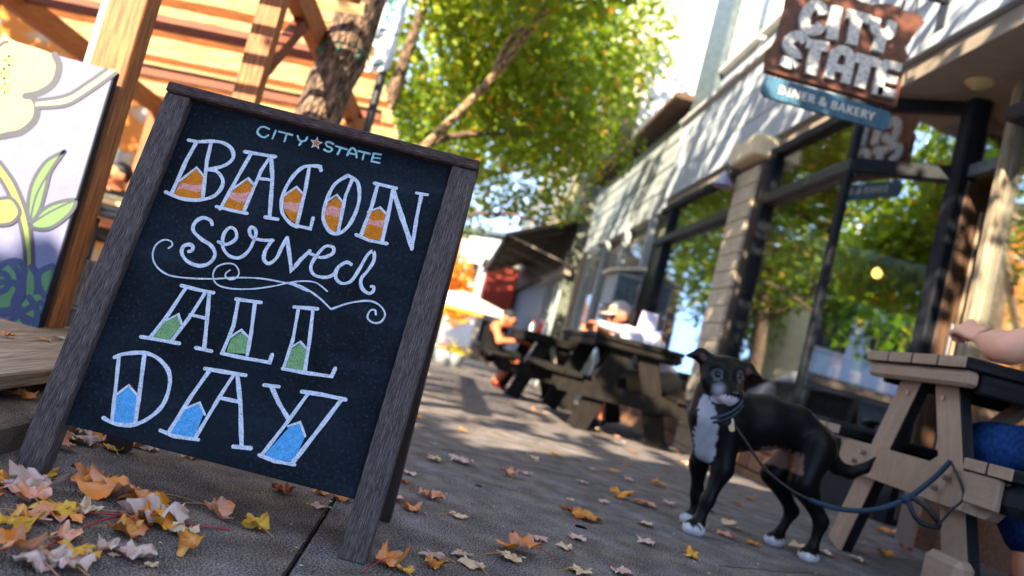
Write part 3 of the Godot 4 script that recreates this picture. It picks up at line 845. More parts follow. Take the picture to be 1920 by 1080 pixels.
	for q in [[-1.25, 0.95], [1.25, 0.95], [-1.25, -0.95], [1.25, -0.95]]: part("pole", boxm(Vector3(q[0], h0 * 0.5, q[1]), Vector3(0.06, h0, 0.06)), M.sunwood, b)
	# rust-coloured wall across the road, behind the pergola
	b = thing("rust_plaster_building", "building with a mottled rust and grey plaster wall behind the pergola", "building")
	part("wall", boxm(Vector3(-12.6, 2.6, -15.0), Vector3(15.0, 6.2, 0.3), 0.02), M.rust, b)
	part("wall_cap", boxm(Vector3(-12.6, 5.75, -14.98), Vector3(15.2, 0.14, 0.5), 0.02), M.brown, b)
	part("side_wall", boxm(Vector3(-5.25, 2.6, -19.5), Vector3(0.3, 6.2, 8.7), 0.02), M.cream, b)
	for x in [-7.5, -10.0, -12.5]:
		var f := part("window", boxm(Vector3(x, 1.2, -14.82), Vector3(1.5, 1.8, 0.1), 0.01), M.cream, b)
		part("pane", boxm(Vector3(x, 1.2, -14.80), Vector3(1.3, 1.6, 0.1), 0.0), M.fascia, f)
	# behind the camera, seen only in the glass
	b = thing("grey_corner_building", "grey block with pale windows across the street, mirrored in the angled shop window", "building")
	part("wall", boxm(Vector3(-14.0, 2.2, 15.0), Vector3(1.0, 5.8, 24.0), 0.02), M.fascia, b)
	part("parapet", boxm(Vector3(-13.9, 5.2, 15.0), Vector3(1.1, 0.3, 24.2), 0.02), M.white, b)
	win_row(b, [5.5, 8.5, 11.5, 14.5, 17.5, 20.5], 3.6, -13.47, 2.0, 1.5, false)
	part("shop_band", boxm(Vector3(-13.2, 1.75, 15.0), Vector3(1.2, 0.3, 24.0), 0.02), M.brown, b)
	part("shop_wall", boxm(Vector3(-13.46, 0.5, 15.0), Vector3(0.12, 2.0, 23.6), 0.02), M.charcoal, b)

# ================================================================ pergola on the parklet
func build_pergola() -> void:
	var dk := thing("parklet_deck", "tan timber deck of the parklet beside the kerb", "deck", Vector3.ZERO)
	var xs := [[-0.86, -1.085], [-1.092, -1.178], [-1.185, -1.40]]
	for q in xs:
		for seg in [[-1.0, 1.6], [-4.8, -1.004], [-8.6, -4.804]]:
			part("plank", boxm(Vector3((q[0] + q[1]) * 0.5, 0.112, (seg[0] + seg[1]) * 0.5), Vector3(q[0] - q[1], 0.036, seg[1] - seg[0]), 0.004), M.deck, dk)
	for i in 10:
		var x := -1.51 - i * 0.222
		part("plank", boxm(Vector3(x, 0.112, -3.5), Vector3(0.215, 0.036, 10.2), 0.004), M.deck, dk)
	part("joist", boxm(Vector3(-1.02, 0.02, -3.5), Vector3(0.05, 0.14, 10.0), 0.002), M.charcoal, dk)
	part("joist", boxm(Vector3(-3.4, 0.0, -3.5), Vector3(0.05, 0.18, 10.0), 0.002), M.charcoal, dk)
	var p := thing("pergola", "orange cedar pergola with a slatted roof over the parklet", "pergola", Vector3.ZERO)
	var roof := func(x: float) -> float: return 2.15 + 0.077 * (x + 1.28)
	var posts := [[-1.285, -2.62, M.cedar], [-1.285, -3.97, M.cedar], [-1.285, -6.0, M.cedar], [-1.285, -8.1, M.cedar], [-3.45, -2.62, M.cedardark], [-3.45, -5.2, M.cedar], [-3.45, -8.1, M.cedar]]
	for q in posts:
		var top: float = roof.call(q[0]) - 0.02
		part("post", boxm(Vector3(q[0], (top + 0.13) * 0.5, q[1]), Vector3(0.12, top - 0.13, 0.10), 0.004), q[2], p)
	part("post_trim", boxm(Vector3(-1.362, 1.12, -2.635), Vector3(0.026, 1.98, 0.09), 0.003), M.white, p)
	for x in [-1.285, -3.45]:
		part("beam", boxm(Vector3(x, roof.call(x) - 0.10, -5.35), Vector3(0.09, 0.16, 6.2), 0.004), M.cedar, p)
	for z in [-2.75, -4.1, -5.5, -6.9, -8.2]:
		var a := Vector3(-3.6, roof.call(-3.6) - 0.045, z); var b := Vector3(-1.05, roof.call(-1.05) - 0.045, z)
		part("rafter", barm(a, b, 0.05, 0.10, Vector3(0, 0, 1)), M.cedardark, p)
	# slats, tilted like louvres, along the x axis
	var rs := RandomNumberGenerator.new(); rs.seed = 77
	var z := -2.55
	var i := 0
	while z > -8.6:
		var a := Vector3(-3.62, roof.call(-3.62) + 0.06, z); var b := Vector3(-1.0, roof.call(-1.0) + 0.06, z)
		var d := (b - a).normalized()
		var sd := Basis(d, deg_to_rad(-62.0 + rs.randf_range(-3, 3))) * Vector3(0, 0, 1)
		part("slat", barm(a, b, 0.078, 0.018, sd), [M.cedarpale, M.cedarpale, M.cedarpale, M.cedar][i % 4], p)
		z -= 0.185; i += 1
	# knee braces
	part("brace", barm(Vector3(-1.285, 1.30, -5.95), Vector3(-1.285, 2.02, -5.2), 0.06, 0.09), M.cedardark, p)
	part("brace", barm(Vector3(-1.285, 1.45, -4.02), Vector3(-1.285, 2.02, -4.6), 0.06, 0.09), M.cedardark, p)
	part("brace", barm(Vector3(-1.285, 1.25, -6.05), Vector3(-1.285, 2.02, -6.8), 0.06, 0.09), M.cedar, p)
	# string of bench backs inside
	var bb := thing("slatted_bench_back", "orange two-board bench back in the parklet, before the seated dark-haired guest", "bench", Vector3(-2.35, 0.13, -5.5))
	part("board", boxm(Vector3(0, 0.58, 0), Vector3(1.2, 0.07, 0.05), 0.01), M.cedarpale, bb)
	part("board", boxm(Vector3(0, 0.44, -0.01), Vector3(1.2, 0.11, 0.04), 0.008), M.cedar, bb)
	part("leg", boxm(Vector3(-0.5, 0.29, -0.05), Vector3(0.07, 0.60, 0.05)), M.cedar, bb)
	part("leg", boxm(Vector3(0.5, 0.29, -0.05), Vector3(0.07, 0.60, 0.05)), M.cedar, bb)

# ================================================================ trees
# a leaf may hang where its shadow does not fall on what the sun reaches in the street
func leaf_ok(p: Vector3, rng: RandomNumberGenerator) -> bool:
	var t := (p.z + 2.51) / SUN.z
	if t > 0.0:
		var q := p - SUN * t
		if q.x > -2.6 and q.x < -1.0 and q.y > 0.345 and q.y < 2.3: return false
	t = (p.y - 2.12) / SUN.y
	if t > 0.0:
		var q := p - SUN * t
		if q.x > -3.9 and q.x < -0.95 and q.z < -2.3 and q.z > -8.8: return rng.randf() < 0.12
	t = (p.y + 0.03) / SUN.y
	if t > 0.0:
		var q := p - SUN * t
		if q.z < -3.15 and q.z > -20.0 and q.x > -0.7 and q.x < 2.3:
			var patch := Geometry2D.is_point_in_polygon(Vector2(q.x, q.z), PackedVector2Array([Vector2(0.11, -3.83), Vector2(0.2, -3.2), Vector2(0.56, -3.55), Vector2(1.0, -4.0), Vector2(0.9, -4.45), Vector2(0.44, -4.3)]))
			if patch: return false
			if q.z < -4.5 and dap.get_noise_2d(q.x * 2.2, q.z * 0.9) > -0.14: return false
			if q.z < -3.6 and q.x > 0.9 and q.x < 1.6 and dap.get_noise_2d(q.x * 4.0, q.z * 1.6 + 7.0) > 0.15: return false
	t = (p.x - WX) / SUN.x
	if t > 0.0:
		var q := p - SUN * t
		if q.y > 2.5 and q.y < 6.0 and q.z < -3.5 and q.z > -17.0:
			var lim := 0.16 if q.z > -8.5 else 0.0
			if q.y > 3.75 and q.y < 4.6 and q.z < -6.5: lim = -0.35
			if dap.get_noise_2d(q.y * 0.9 + 40.0, (q.z + q.y * -1.24) * 2.6) > lim: return false
	t = (p.z + 4.1) / SUN.z
	if t > 0.0:
		var q := p - SUN * t
		if q.x > 1.3 and q.x < 2.2 and q.y > 2.1 and q.y < 2.9 and dap.get_noise_2d(q.x * 4.0, q.y * 4.0 + 9.0) > 0.58: return false
	t = (p.z + 5.0) / SUN.z
	if t > 0.0:
		var q := p - SUN * t
		if q.x > -1.5 and q.x < -0.8 and q.y > 1.2 and q.y < 3.2: return rng.randf() < 0.4
	return true

func crown_mesh(clumps: Array, count: int, size: float, pal: Array, seed_: int, mask := true) -> ArrayMesh:
	var rng := RandomNumberGenerator.new(); rng.seed = seed_
	var v := PackedVector3Array(); var n := PackedVector3Array(); var c := PackedColorArray(); var ix := PackedInt32Array()
	var vol := 0.0
	for q in clumps: vol += q[1].x * q[1].y * q[1].z
	for q in clumps:
		var m := int(count * q[1].x * q[1].y * q[1].z / vol)
		var tone := rng.randf()
		for i in m:
			var d := Vector3(rng.randfn(), rng.randfn(), rng.randfn()).normalized()
			var r := pow(rng.randf(), 0.42)
			var p: Vector3 = q[0] + d * r * q[1]
			if mask and not leaf_ok(p, rng): continue
			var up := (d * 0.5 + Vector3(0, 0.7, 0) + Vector3(rng.randfn(), rng.randfn(), rng.randfn()) * 0.55).normalized()
			var a := up.cross(Vector3(rng.randfn(), rng.randfn(), rng.randfn())).normalized()
			var b := up.cross(a)
			var s := size * rng.randf_range(0.6, 1.25)
			var col: Color = (pal[0] as Color).lerp(pal[1], clampf(tone * 0.5 + rng.randf() * 0.6, 0, 1))
			if rng.randf() < pal[3]: col = pal[2]
			var base := v.size()
			var pts := [p - a * s * 0.55, p - a * s * 0.1 + b * s * 0.5 + up * s * 0.12, p + a * s * 0.6 - up * s * 0.15, p - a * s * 0.1 - b * s * 0.5 + up * s * 0.12]
			for w in pts: v.append(w); n.append(up); c.append(col)
			ix.append_array(PackedInt32Array([base, base + 1, base + 2, base, base + 2, base + 3]))
	var arr := []
	arr.resize(Mesh.ARRAY_MAX)
	arr[Mesh.ARRAY_VERTEX] = v; arr[Mesh.ARRAY_NORMAL] = n; arr[Mesh.ARRAY_COLOR] = c; arr[Mesh.ARRAY_INDEX] = ix
	var m := ArrayMesh.new()
	m.add_surface_from_arrays(Mesh.PRIMITIVE_TRIANGLES, arr)
	return m

func tree(called: String, label: String, group: String, trunk: Array, rad: Array, limbs: Array, clumps: Array, count: int, size: float, pal: Array, seed_: int, mask := true) -> Node3D:
	var t := thing(called, label, "tree", Vector3.ZERO, 0.0, group)
	var s := Shape.new(); s.tube(smooth3(trunk, 4), interp(rad, (trunk.size() - 1) * 4 + 1), 14, true, 0.10)
	part("trunk", s.done(), M.bark, t)
	for l in limbs:
		s = Shape.new(); s.tube(smooth3(l[0], 4), interp(l[1], (l[0].size() - 1) * 4 + 1), 8, true, 0.06)
		part("limb", s.done(), l[2] if l.size() > 2 else M.bark, t)
	part("crown", crown_mesh(clumps, count, size, pal, seed_, mask), M.leaf, t)
	return t

func interp(r: Array, m: int) -> Array:
	var o := []
	for i in m:
		var f := float(i) / (m - 1) * (r.size() - 1)
		var k := mini(int(f), r.size() - 2)
		o.append(lerpf(r[k], r[k + 1], f - k))
	return o

func build_trees() -> void:
	var lime := [lin(0.34, 0.47, 0.07), lin(0.62, 0.67, 0.13), lin(0.80, 0.58, 0.10), 0.05]
	var green := [lin(0.28, 0.42, 0.08), lin(0.50, 0.60, 0.12), lin(0.80, 0.72, 0.15), 0.06]
	var gold := [lin(0.85, 0.55, 0.10), lin(0.95, 0.72, 0.18), lin(0.80, 0.35, 0.10), 0.15]
	var V := func(x: float, y: float, z: float) -> Vector3: return Vector3(x, y, z)
	# the tree whose wrapped trunk stands behind the board
	tree("street_tree", "street tree with a rough brown wire-wrapped trunk, standing behind the chalkboard", "street trees",
		[Vector3(-1.12, -0.05, -4.9), Vector3(-1.16, 0.8, -4.98), Vector3(-1.15, 1.6, -5.0), Vector3(-1.08, 2.4, -5.02), Vector3(-1.12, 3.6, -4.9), Vector3(-1.3, 5.0, -4.7)], [0.24, 0.165, 0.145, 0.15, 0.13, 0.06],
		[[[Vector3(-1.1, 2.9, -5.0), Vector3(-0.3, 3.9, -4.4), Vector3(0.7, 4.6, -3.6)], [0.09, 0.06, 0.03]], [[Vector3(-1.1, 3.2, -5.0), Vector3(-1.8, 4.2, -4.0), Vector3(-2.2, 5.0, -2.6)], [0.09, 0.06, 0.03]], [[Vector3(-1.1, 3.0, -4.95), Vector3(-0.9, 4.0, -6.2), Vector3(-0.6, 4.6, -7.4)], [0.08, 0.05, 0.02]]],
		[[Vector3(-1.7, 4.6, -2.2), Vector3(1.5, 1.0, 1.8)], [Vector3(0.2, 4.8, -3.6), Vector3(1.5, 0.9, 1.8)], [Vector3(-0.8, 5.3, -5.2), Vector3(2.0, 1.2, 1.8)], [Vector3(-0.3, 4.4, -7.0), Vector3(1.5, 1.0, 1.4)], [Vector3(-2.2, 4.4, -0.2), Vector3(1.2, 0.9, 1.4)], [Vector3(0.1, 4.6, -1.2), Vector3(1.1, 0.6, 1.0)]],
		22000, 0.105, lime, 101)
	# the next ones down the street
	tree("street_tree", "slim dark-trunked street tree with a bare pale limb, beyond the parking sign", "street trees",
		[Vector3(-1.55, -0.2, -9.6), Vector3(-1.5, 1.4, -9.6), Vector3(-1.42, 3.0, -9.7), Vector3(-1.3, 5.0, -9.8)], [0.15, 0.11, 0.09, 0.04],
		[[[Vector3(-1.25, 1.5, -8.6), Vector3(-0.70, 2.35, -8.4), Vector3(-0.15, 3.3, -8.2), Vector3(0.35, 4.6, -8.0)], [0.06, 0.05, 0.045, 0.03], M.twig], [[Vector3(-0.2, 3.25, -8.2), Vector3(-0.1, 3.7, -8.2), Vector3(0.3, 4.1, -8.1)], [0.04, 0.03, 0.02], M.twig], [[Vector3(-1.45, 2.0, -9.6), Vector3(-0.6, 2.9, -10.2), Vector3(0.5, 3.4, -10.8)], [0.07, 0.05, 0.02]], [[Vector3(-0.3, 1.9, -10.4), Vector3(0.4, 2.1, -10.2), Vector3(1.0, 2.05, -10.0)], [0.025, 0.02, 0.01]]],
		[[Vector3(-1.2, 4.6, -9.8), Vector3(1.9, 1.7, 1.8)], [Vector3(0.4, 4.4, -10.0), Vector3(1.5, 1.3, 1.5)], [Vector3(-0.8, 3.1, -10.8), Vector3(1.3, 0.9, 1.2)], [Vector3(-2.4, 3.4, -10.2), Vector3(1.1, 1.0, 1.2)], [Vector3(0.9, 3.6, -11.5), Vector3(1.0, 0.7, 1.2)], [Vector3(1.3, 4.6, -10.5), Vector3(0.9, 0.8, 1.0)], [Vector3(0.2, 2.55, -12.0), Vector3(0.8, 0.4, 0.8)], [Vector3(1.5, 3.9, -11.5), Vector3(0.8, 0.8, 0.9)], [Vector3(1.1, 3.1, -13.5), Vector3(0.9, 0.5, 0.9)]],
		27000, 0.088, lime, 102)
	tree("street_tree", "street tree with a wide low yellow-green crown, third down the pavement", "street trees",
		[Vector3(-1.5, -0.35, -15.0), Vector3(-1.5, 1.5, -15.0), Vector3(-1.3, 3.2, -15.0), Vector3(-1.0, 6.0, -15.0)], [0.2, 0.15, 0.12, 0.05],
		[[[Vector3(-1.4, 2.2, -15.0), Vector3(-0.2, 3.4, -15.2), Vector3(1.2, 4.2, -15.6)], [0.09, 0.06, 0.03]], [[Vector3(-1.4, 2.0, -15.0), Vector3(-2.6, 3.4, -14.6), Vector3(-3.4, 4.8, -14.4)], [0.09, 0.06, 0.03]]],
		[[Vector3(-1.8, 4.6, -15.0), Vector3(2.2, 2.2, 2.0)], [Vector3(0.6, 5.6, -15.2), Vector3(1.9, 1.8, 1.8)], [Vector3(-1.0, 2.9, -15.4), Vector3(1.5, 0.9, 1.4)], [Vector3(1.6, 7.0, -15.0), Vector3(1.6, 1.3, 1.6)], [Vector3(-3.6, 3.2, -14.6), Vector3(1.4, 1.6, 1.5)], [Vector3(1.2, 4.3, -14.0), Vector3(1.0, 0.6, 1.0)]],
		16000, 0.115, lime, 103, false)
	tree("street_tree", "far street tree with a darker green crown, last before the white house", "street trees",
		[Vector3(-2.2, -0.6, -24.0), Vector3(-2.2, 2.0, -24.0), Vector3(-2.0, 6.5, -24.0)], [0.22, 0.17, 0.06],
		[[[Vector3(-2.1, 2.6, -24.0), Vector3(-0.6, 4.6, -24.0), Vector3(0.6, 6.0, -24.0)], [0.1, 0.06, 0.03]]],
		[[Vector3(-2.6, 5.0, -24.0), Vector3(2.6, 2.6, 2.4)], [Vector3(-0.6, 7.0, -24.2), Vector3(2.4, 2.2, 2.4)], [Vector3(-4.6, 3.4, -23.5), Vector3(2.0, 2.2, 2.0)], [Vector3(1.6, 9.2, -23.0), Vector3(1.8, 1.4, 1.8)], [Vector3(-0.4, 4.0, -24.6), Vector3(1.1, 0.7, 1.0)]],
		12000, 0.15, green, 104, false)
	tree("autumn_tree", "golden autumn tree before the white house at the end of the street", "",
		[Vector3(-0.4, -0.8, -38.0), Vector3(-0.4, 2.0, -38.0), Vector3(-0.3, 4.5, -38.0)], [0.2, 0.15, 0.05],
		[[[Vector3(-0.4, 1.6, -38.0), Vector3(0.4, 2.8, -38.0)], [0.08, 0.03]]],
		[[Vector3(-0.6, 2.5, -38.0), Vector3(1.5, 1.6, 1.3)], [Vector3(0.3, 1.5, -37.8), Vector3(1.0, 1.1, 1.0)]], 3000, 0.2, gold, 105, false)
	# behind the camera: the crown that shades the pavement in front
	tree("street_tree", "street tree at the kerb whose dense crown shades the pavement before the chalkboard", "street trees",
		[Vector3(-1.3, -0.05, 3.9), Vector3(-1.32, 1.4, 3.9), Vector3(-1.5, 3.0, 3.8), Vector3(-1.9, 5.0, 3.5)], [0.22, 0.17, 0.15, 0.06],
		[[[Vector3(-1.5, 2.6, 3.8), Vector3(-2.6, 3.6, 3.0), Vector3(-3.2, 4.4, 2.2)], [0.09, 0.06, 0.03]], [[Vector3(-1.5, 2.8, 3.8), Vector3(-0.8, 3.8, 2.6), Vector3(-0.6, 4.4, 1.4)], [0.08, 0.05, 0.02]]],
		[[Vector3(-2.6, 4.3, 3.6), Vector3(2.0, 1.2, 2.4)], [Vector3(-1.4, 4.7, 2.4), Vector3(1.9, 1.1, 2.0)], [Vector3(-3.2, 4.6, 5.4), Vector3(2.2, 1.3, 2.2)], [Vector3(-1.0, 4.5, 4.6), Vector3(2.0, 1.2, 2.0)], [Vector3(-3.6, 3.4, 2.6), Vector3(1.3, 0.8, 1.6)], [Vector3(-0.4, 3.6, 1.6), Vector3(1.2, 0.7, 0.9)]],
		30000, 0.16, lime, 106)
	# across the road
	var k := 0
	for q in [[-10.5, -9.0, "a broad low crown"], [-11.0, -22.0, "a tall upright crown"], [-10.0, -31.0, "a rounded crown"], [-11.5, 8.0, "a wide crown"], [-9.5, 18.0, "a thin high crown"]]:
		var x: float = q[0]; var z: float = q[1]
		tree("roadside_tree", "yellow-green tree with %s across the road" % q[2], "trees across the road",
			[Vector3(x, -0.6, z), Vector3(x + 0.1, 2.2, z), Vector3(x, 6.0, z)], [0.26, 0.2, 0.06],
			[[[Vector3(x, 2.4, z), Vector3(x + 1.4, 4.2, z + 0.6), Vector3(x + 2.4, 5.4, z + 1.0)], [0.1, 0.06, 0.03]]],
			[[Vector3(x, 5.4, z), Vector3(3.0, 2.4, 3.0)], [Vector3(x + 1.8, 4.0, z + 1.2), Vector3(2.0, 1.6, 2.0)], [Vector3(x - 1.4, 7.2, z - 1.0), Vector3(2.4, 1.8, 2.4)]],
			5000, 0.24, [lime, green, lime, green, gold][k], 110 + k, false)
		k += 1
	# wires wound round the near trunk
	for w in [[2.55, "upper green"], [1.98, "lower green"]]:
		var wr := thing("string_light_wire", "%s string-light wire wound round the rough tree trunk" % w[1], "wire", Vector3(-1.1, w[0], -5.0), 0.0, "wires on the tree trunk")
		var ring := []
		for i in 25:
			var a := TAU * i / 24.0
			ring.append(Vector3(cos(a) * 0.172, 0.035 * sin(a + 0.6) , sin(a) * 0.172))
		part("cable", tubem(ring, [0.006], 6), mat(Color(0.05, 0.30, 0.22), 0.5), wr)
		for i in 3:
			var s := Shape.new(); s.lathe([Vector2(0, -0.05), Vector2(0.014, -0.04), Vector2(0.016, -0.02), Vector2(0.009, 0.0), Vector2(0.009, 0.025), Vector2(0, 0.025)], ring[3 + i * 3] + Vector3(0, -0.02, 0.01), 10)
			part("bulb_holder", s.done(), mat(Color(0.06, 0.28, 0.22), 0.4), wr)

# ================================================================ painted panel, counter and planter of the parklet
const MURAL := [
	"fcream -1594,976 -1546,984 -1422,976 -1399,943 -1401,889 -1431,849 -1471,826 -1450,825 -1429,800 -1425,757 -1451,714 -1487,695 -1508,682",
	"sgrey 9 -1422,976 -1398,943 -1399,887 -1431,846 -1470,824",
	"sgrey 9 -1470,824 -1447,826 -1426,801 -1422,756 -1449,711 -1486,690 -1507,677",
	"syellow 4 -1560,916 -1552,932 -1537,923 -1545,907 -1560,916",
	"syellow 4 -1562,872 -1555,889 -1539,879 -1547,862 -1562,872",
	"syellow 4 -1546,829 -1539,845 -1523,836 -1532,819 -1546,829",
	"sgrey 4 -1589,959 -1580,971 -1570,976",
	"fpale -1427,820 -1350,858 -1299,916 -1256,973 -1227,973 -1285,895 -1343,832 -1422,801",
	"sgrey 5 -1428,822 -1351,860 -1300,918 -1256,975",
	"sgrey 5 -1421,799 -1342,830 -1284,893 -1226,971",
	"flime -1484,599 -1423,546 -1369,473 -1329,397 -1299,310 -1284,244 -1270,179 -1285,175 -1300,240 -1316,305 -1345,384 -1382,453 -1436,521 -1471,555",
	"sgrey 5 -1485,602 -1422,548 -1367,474 -1327,398 -1297,310 -1281,245 -1268,179",
	"sgrey 5 -1471,552 -1438,519 -1384,450 -1348,383 -1318,304 -1303,239 -1288,174",
	"fgreen -1307,686 -1352,638 -1372,560 -1363,484 -1344,440 -1327,485 -1328,564 -1329,616",
	"sgrey 5 -1307,686 -1352,638 -1372,560 -1363,484 -1344,440 -1327,485 -1328,564 -1329,616 -1307,686",
	"sgrey 3 -1321,654 -1339,587 -1350,522 -1344,440",
	"fgreen -1341,436 -1319,487 -1287,520 -1235,545 -1232,511 -1255,469 -1287,436 -1327,427",
	"sgrey 5 -1341,436 -1319,487 -1287,520 -1235,545 -1232,511 -1255,469 -1287,436 -1327,427 -1341,436",
	"sgrey 3 -1341,436 -1301,483 -1262,520 -1235,543",
	"flime -1452,488 -1422,498 -1390,476 -1384,454 -1400,425 -1430,412",
	"sgrey 5 -1452,489 -1420,500 -1389,477 -1382,453 -1398,424 -1429,410",
	"fteal -1354,153 -1392,283 -1374,304 -1346,315 -1324,302 -1309,267 -1307,210 -1322,168",
	"steal2 8 -1392,282 -1374,304 -1346,315 -1323,301 -1308,266 -1306,209 -1322,167 -1354,152",
	"steal2 8 -1362,304 -1333,280 -1318,239 -1322,187",
	"steal2 8 -1379,236 -1345,248 -1315,237",
	"steal2 8 -1387,266 -1366,265 -1351,243 -1355,220 -1371,209",
	"fteal -1301,308 -1280,288 -1264,241 -1268,201 -1289,221 -1304,275",
	"steal2 8 -1301,308 -1279,288 -1263,241 -1267,200",
	"fteal -1273,296 -1244,326 -1235,280 -1240,234 -1264,260",
	"steal2 8 -1241,327 -1271,298 -1264,260 -1240,233",
	"fteal -1281,217 -1252,231 -1237,203 -1234,140 -1244,121 -1309,124 -1311,152 -1297,187",
	"steal2 8 -1311,129 -1281,172 -1242,208",
	"steal2 8 -1281,216 -1246,181 -1238,129",
	"steal2 8 -1352,144 -1306,153 -1262,150 -1238,142",
	"steal2 8 -1306,185 -1279,147 -1255,125"]

func build_parklet_things() -> void:
	var p := thing("painted_panel", "lavender plywood panel painted with a cream flower and green leaves, beside the cedar post", "panel", Vector3(0, 0, -2.51))
	part("panel_board", boxm(Vector3(-1.83, 0.552, -0.011), Vector3(1.196, 0.85, 0.022), 0.002), mat(Color(0.42, 0.43, 0.58), 0.6, M.fine, 2.0), p)
	part("panel_edge", boxm(Vector3(-1.2295, 0.552, -0.014), Vector3(0.006, 0.85, 0.03), 0.001), M.navy, p)
	var cols := {"cream": lin(0.92, 0.90, 0.70), "grey": lin(0.36, 0.38, 0.48), "yellow": lin(0.86, 0.86, 0.55), "pale": lin(0.86, 0.92, 0.78), "lime": lin(0.86, 0.93, 0.45), "green": lin(0.58, 0.85, 0.46), "teal": lin(0.55, 0.86, 0.58), "teal2": lin(0.34, 0.44, 0.70)}
	var k := 0
	for line in MURAL:
		var w: PackedStringArray = line.split(" ", false)
		var s := Shape.new()
		var z := 0.0006 + 0.00012 * k
		k += 1
		s.col = cols[w[0].substr(1)]
		if w[0][0] == "f":
			s.slab(smooth_loop(pts2(w, 1)), 0.0, z, false)
			part("painted_shape", s.done(), M.mural, p)
		else:
			s.ribbon(smooth(pts2(w, 2)), float(w[1]) * 0.0024, 0.0, z)
			part("painted_outline", s.done(), M.mural, p)
	# grey plank counter with a hinged bracket
	var c := thing("plank_counter", "weathered grey plank counter with a sawn bracket block under its top, behind the chalkboard", "counter", Vector3(-1.2, 0.13, -2.75))
	for i in 3: part("front_plank", boxm(Vector3(-0.015 + 0.125 * i, 0.118, 0.0), Vector3(0.122, 0.236, 0.022), 0.003, Basis.IDENTITY, 1), M.greywood, c)
	part("cross_plank", boxm(Vector3(0.11, 0.07, 0.016), Vector3(0.37, 0.022, 0.012), 0.002), M.greywood, c)
	part("top_slab", boxm(Vector3(0.06, 0.412, -0.15), Vector3(0.40, 0.036, 0.40), 0.004), M.greywood, c)
	part("bracket_block", boxm(Vector3(-0.085, 0.312, 0.02), Vector3(0.05, 0.145, 0.07), 0.004, Basis(Vector3.BACK, -0.06)), M.greywood, c)
	part("bracket_back", boxm(Vector3(0.03, 0.312, -0.10), Vector3(0.12, 0.145, 0.08), 0.004), M.charcoal, c)
	part("bracket_bolt", tubem([Vector3(-0.085, 0.27, 0.05), Vector3(-0.085, 0.27, 0.062)], [0.009]), M.steel, c)
	part("side_plank", boxm(Vector3(0.28, 0.118, -0.2), Vector3(0.022, 0.236, 0.40), 0.003), M.greywood, c)
	part("light_strut", barm(Vector3(0.0, 0.385, 0.0), Vector3(0.20, 0.33, -0.02), 0.012, 0.012, Vector3(0, 0, 1)), M.greywood, c)

func smooth_loop(l: PackedVector2Array, per := 4) -> PackedVector2Array:
	var o := PackedVector2Array()
	var m := l.size()
	for i in m:
		for k in per: o.append(l[i].cubic_interpolate(l[(i + 1) % m], l[(i + m - 1) % m], l[(i + 2) % m], float(k) / per))
	return o if Geometry2D.triangulate_polygon(o).size() > 0 else l

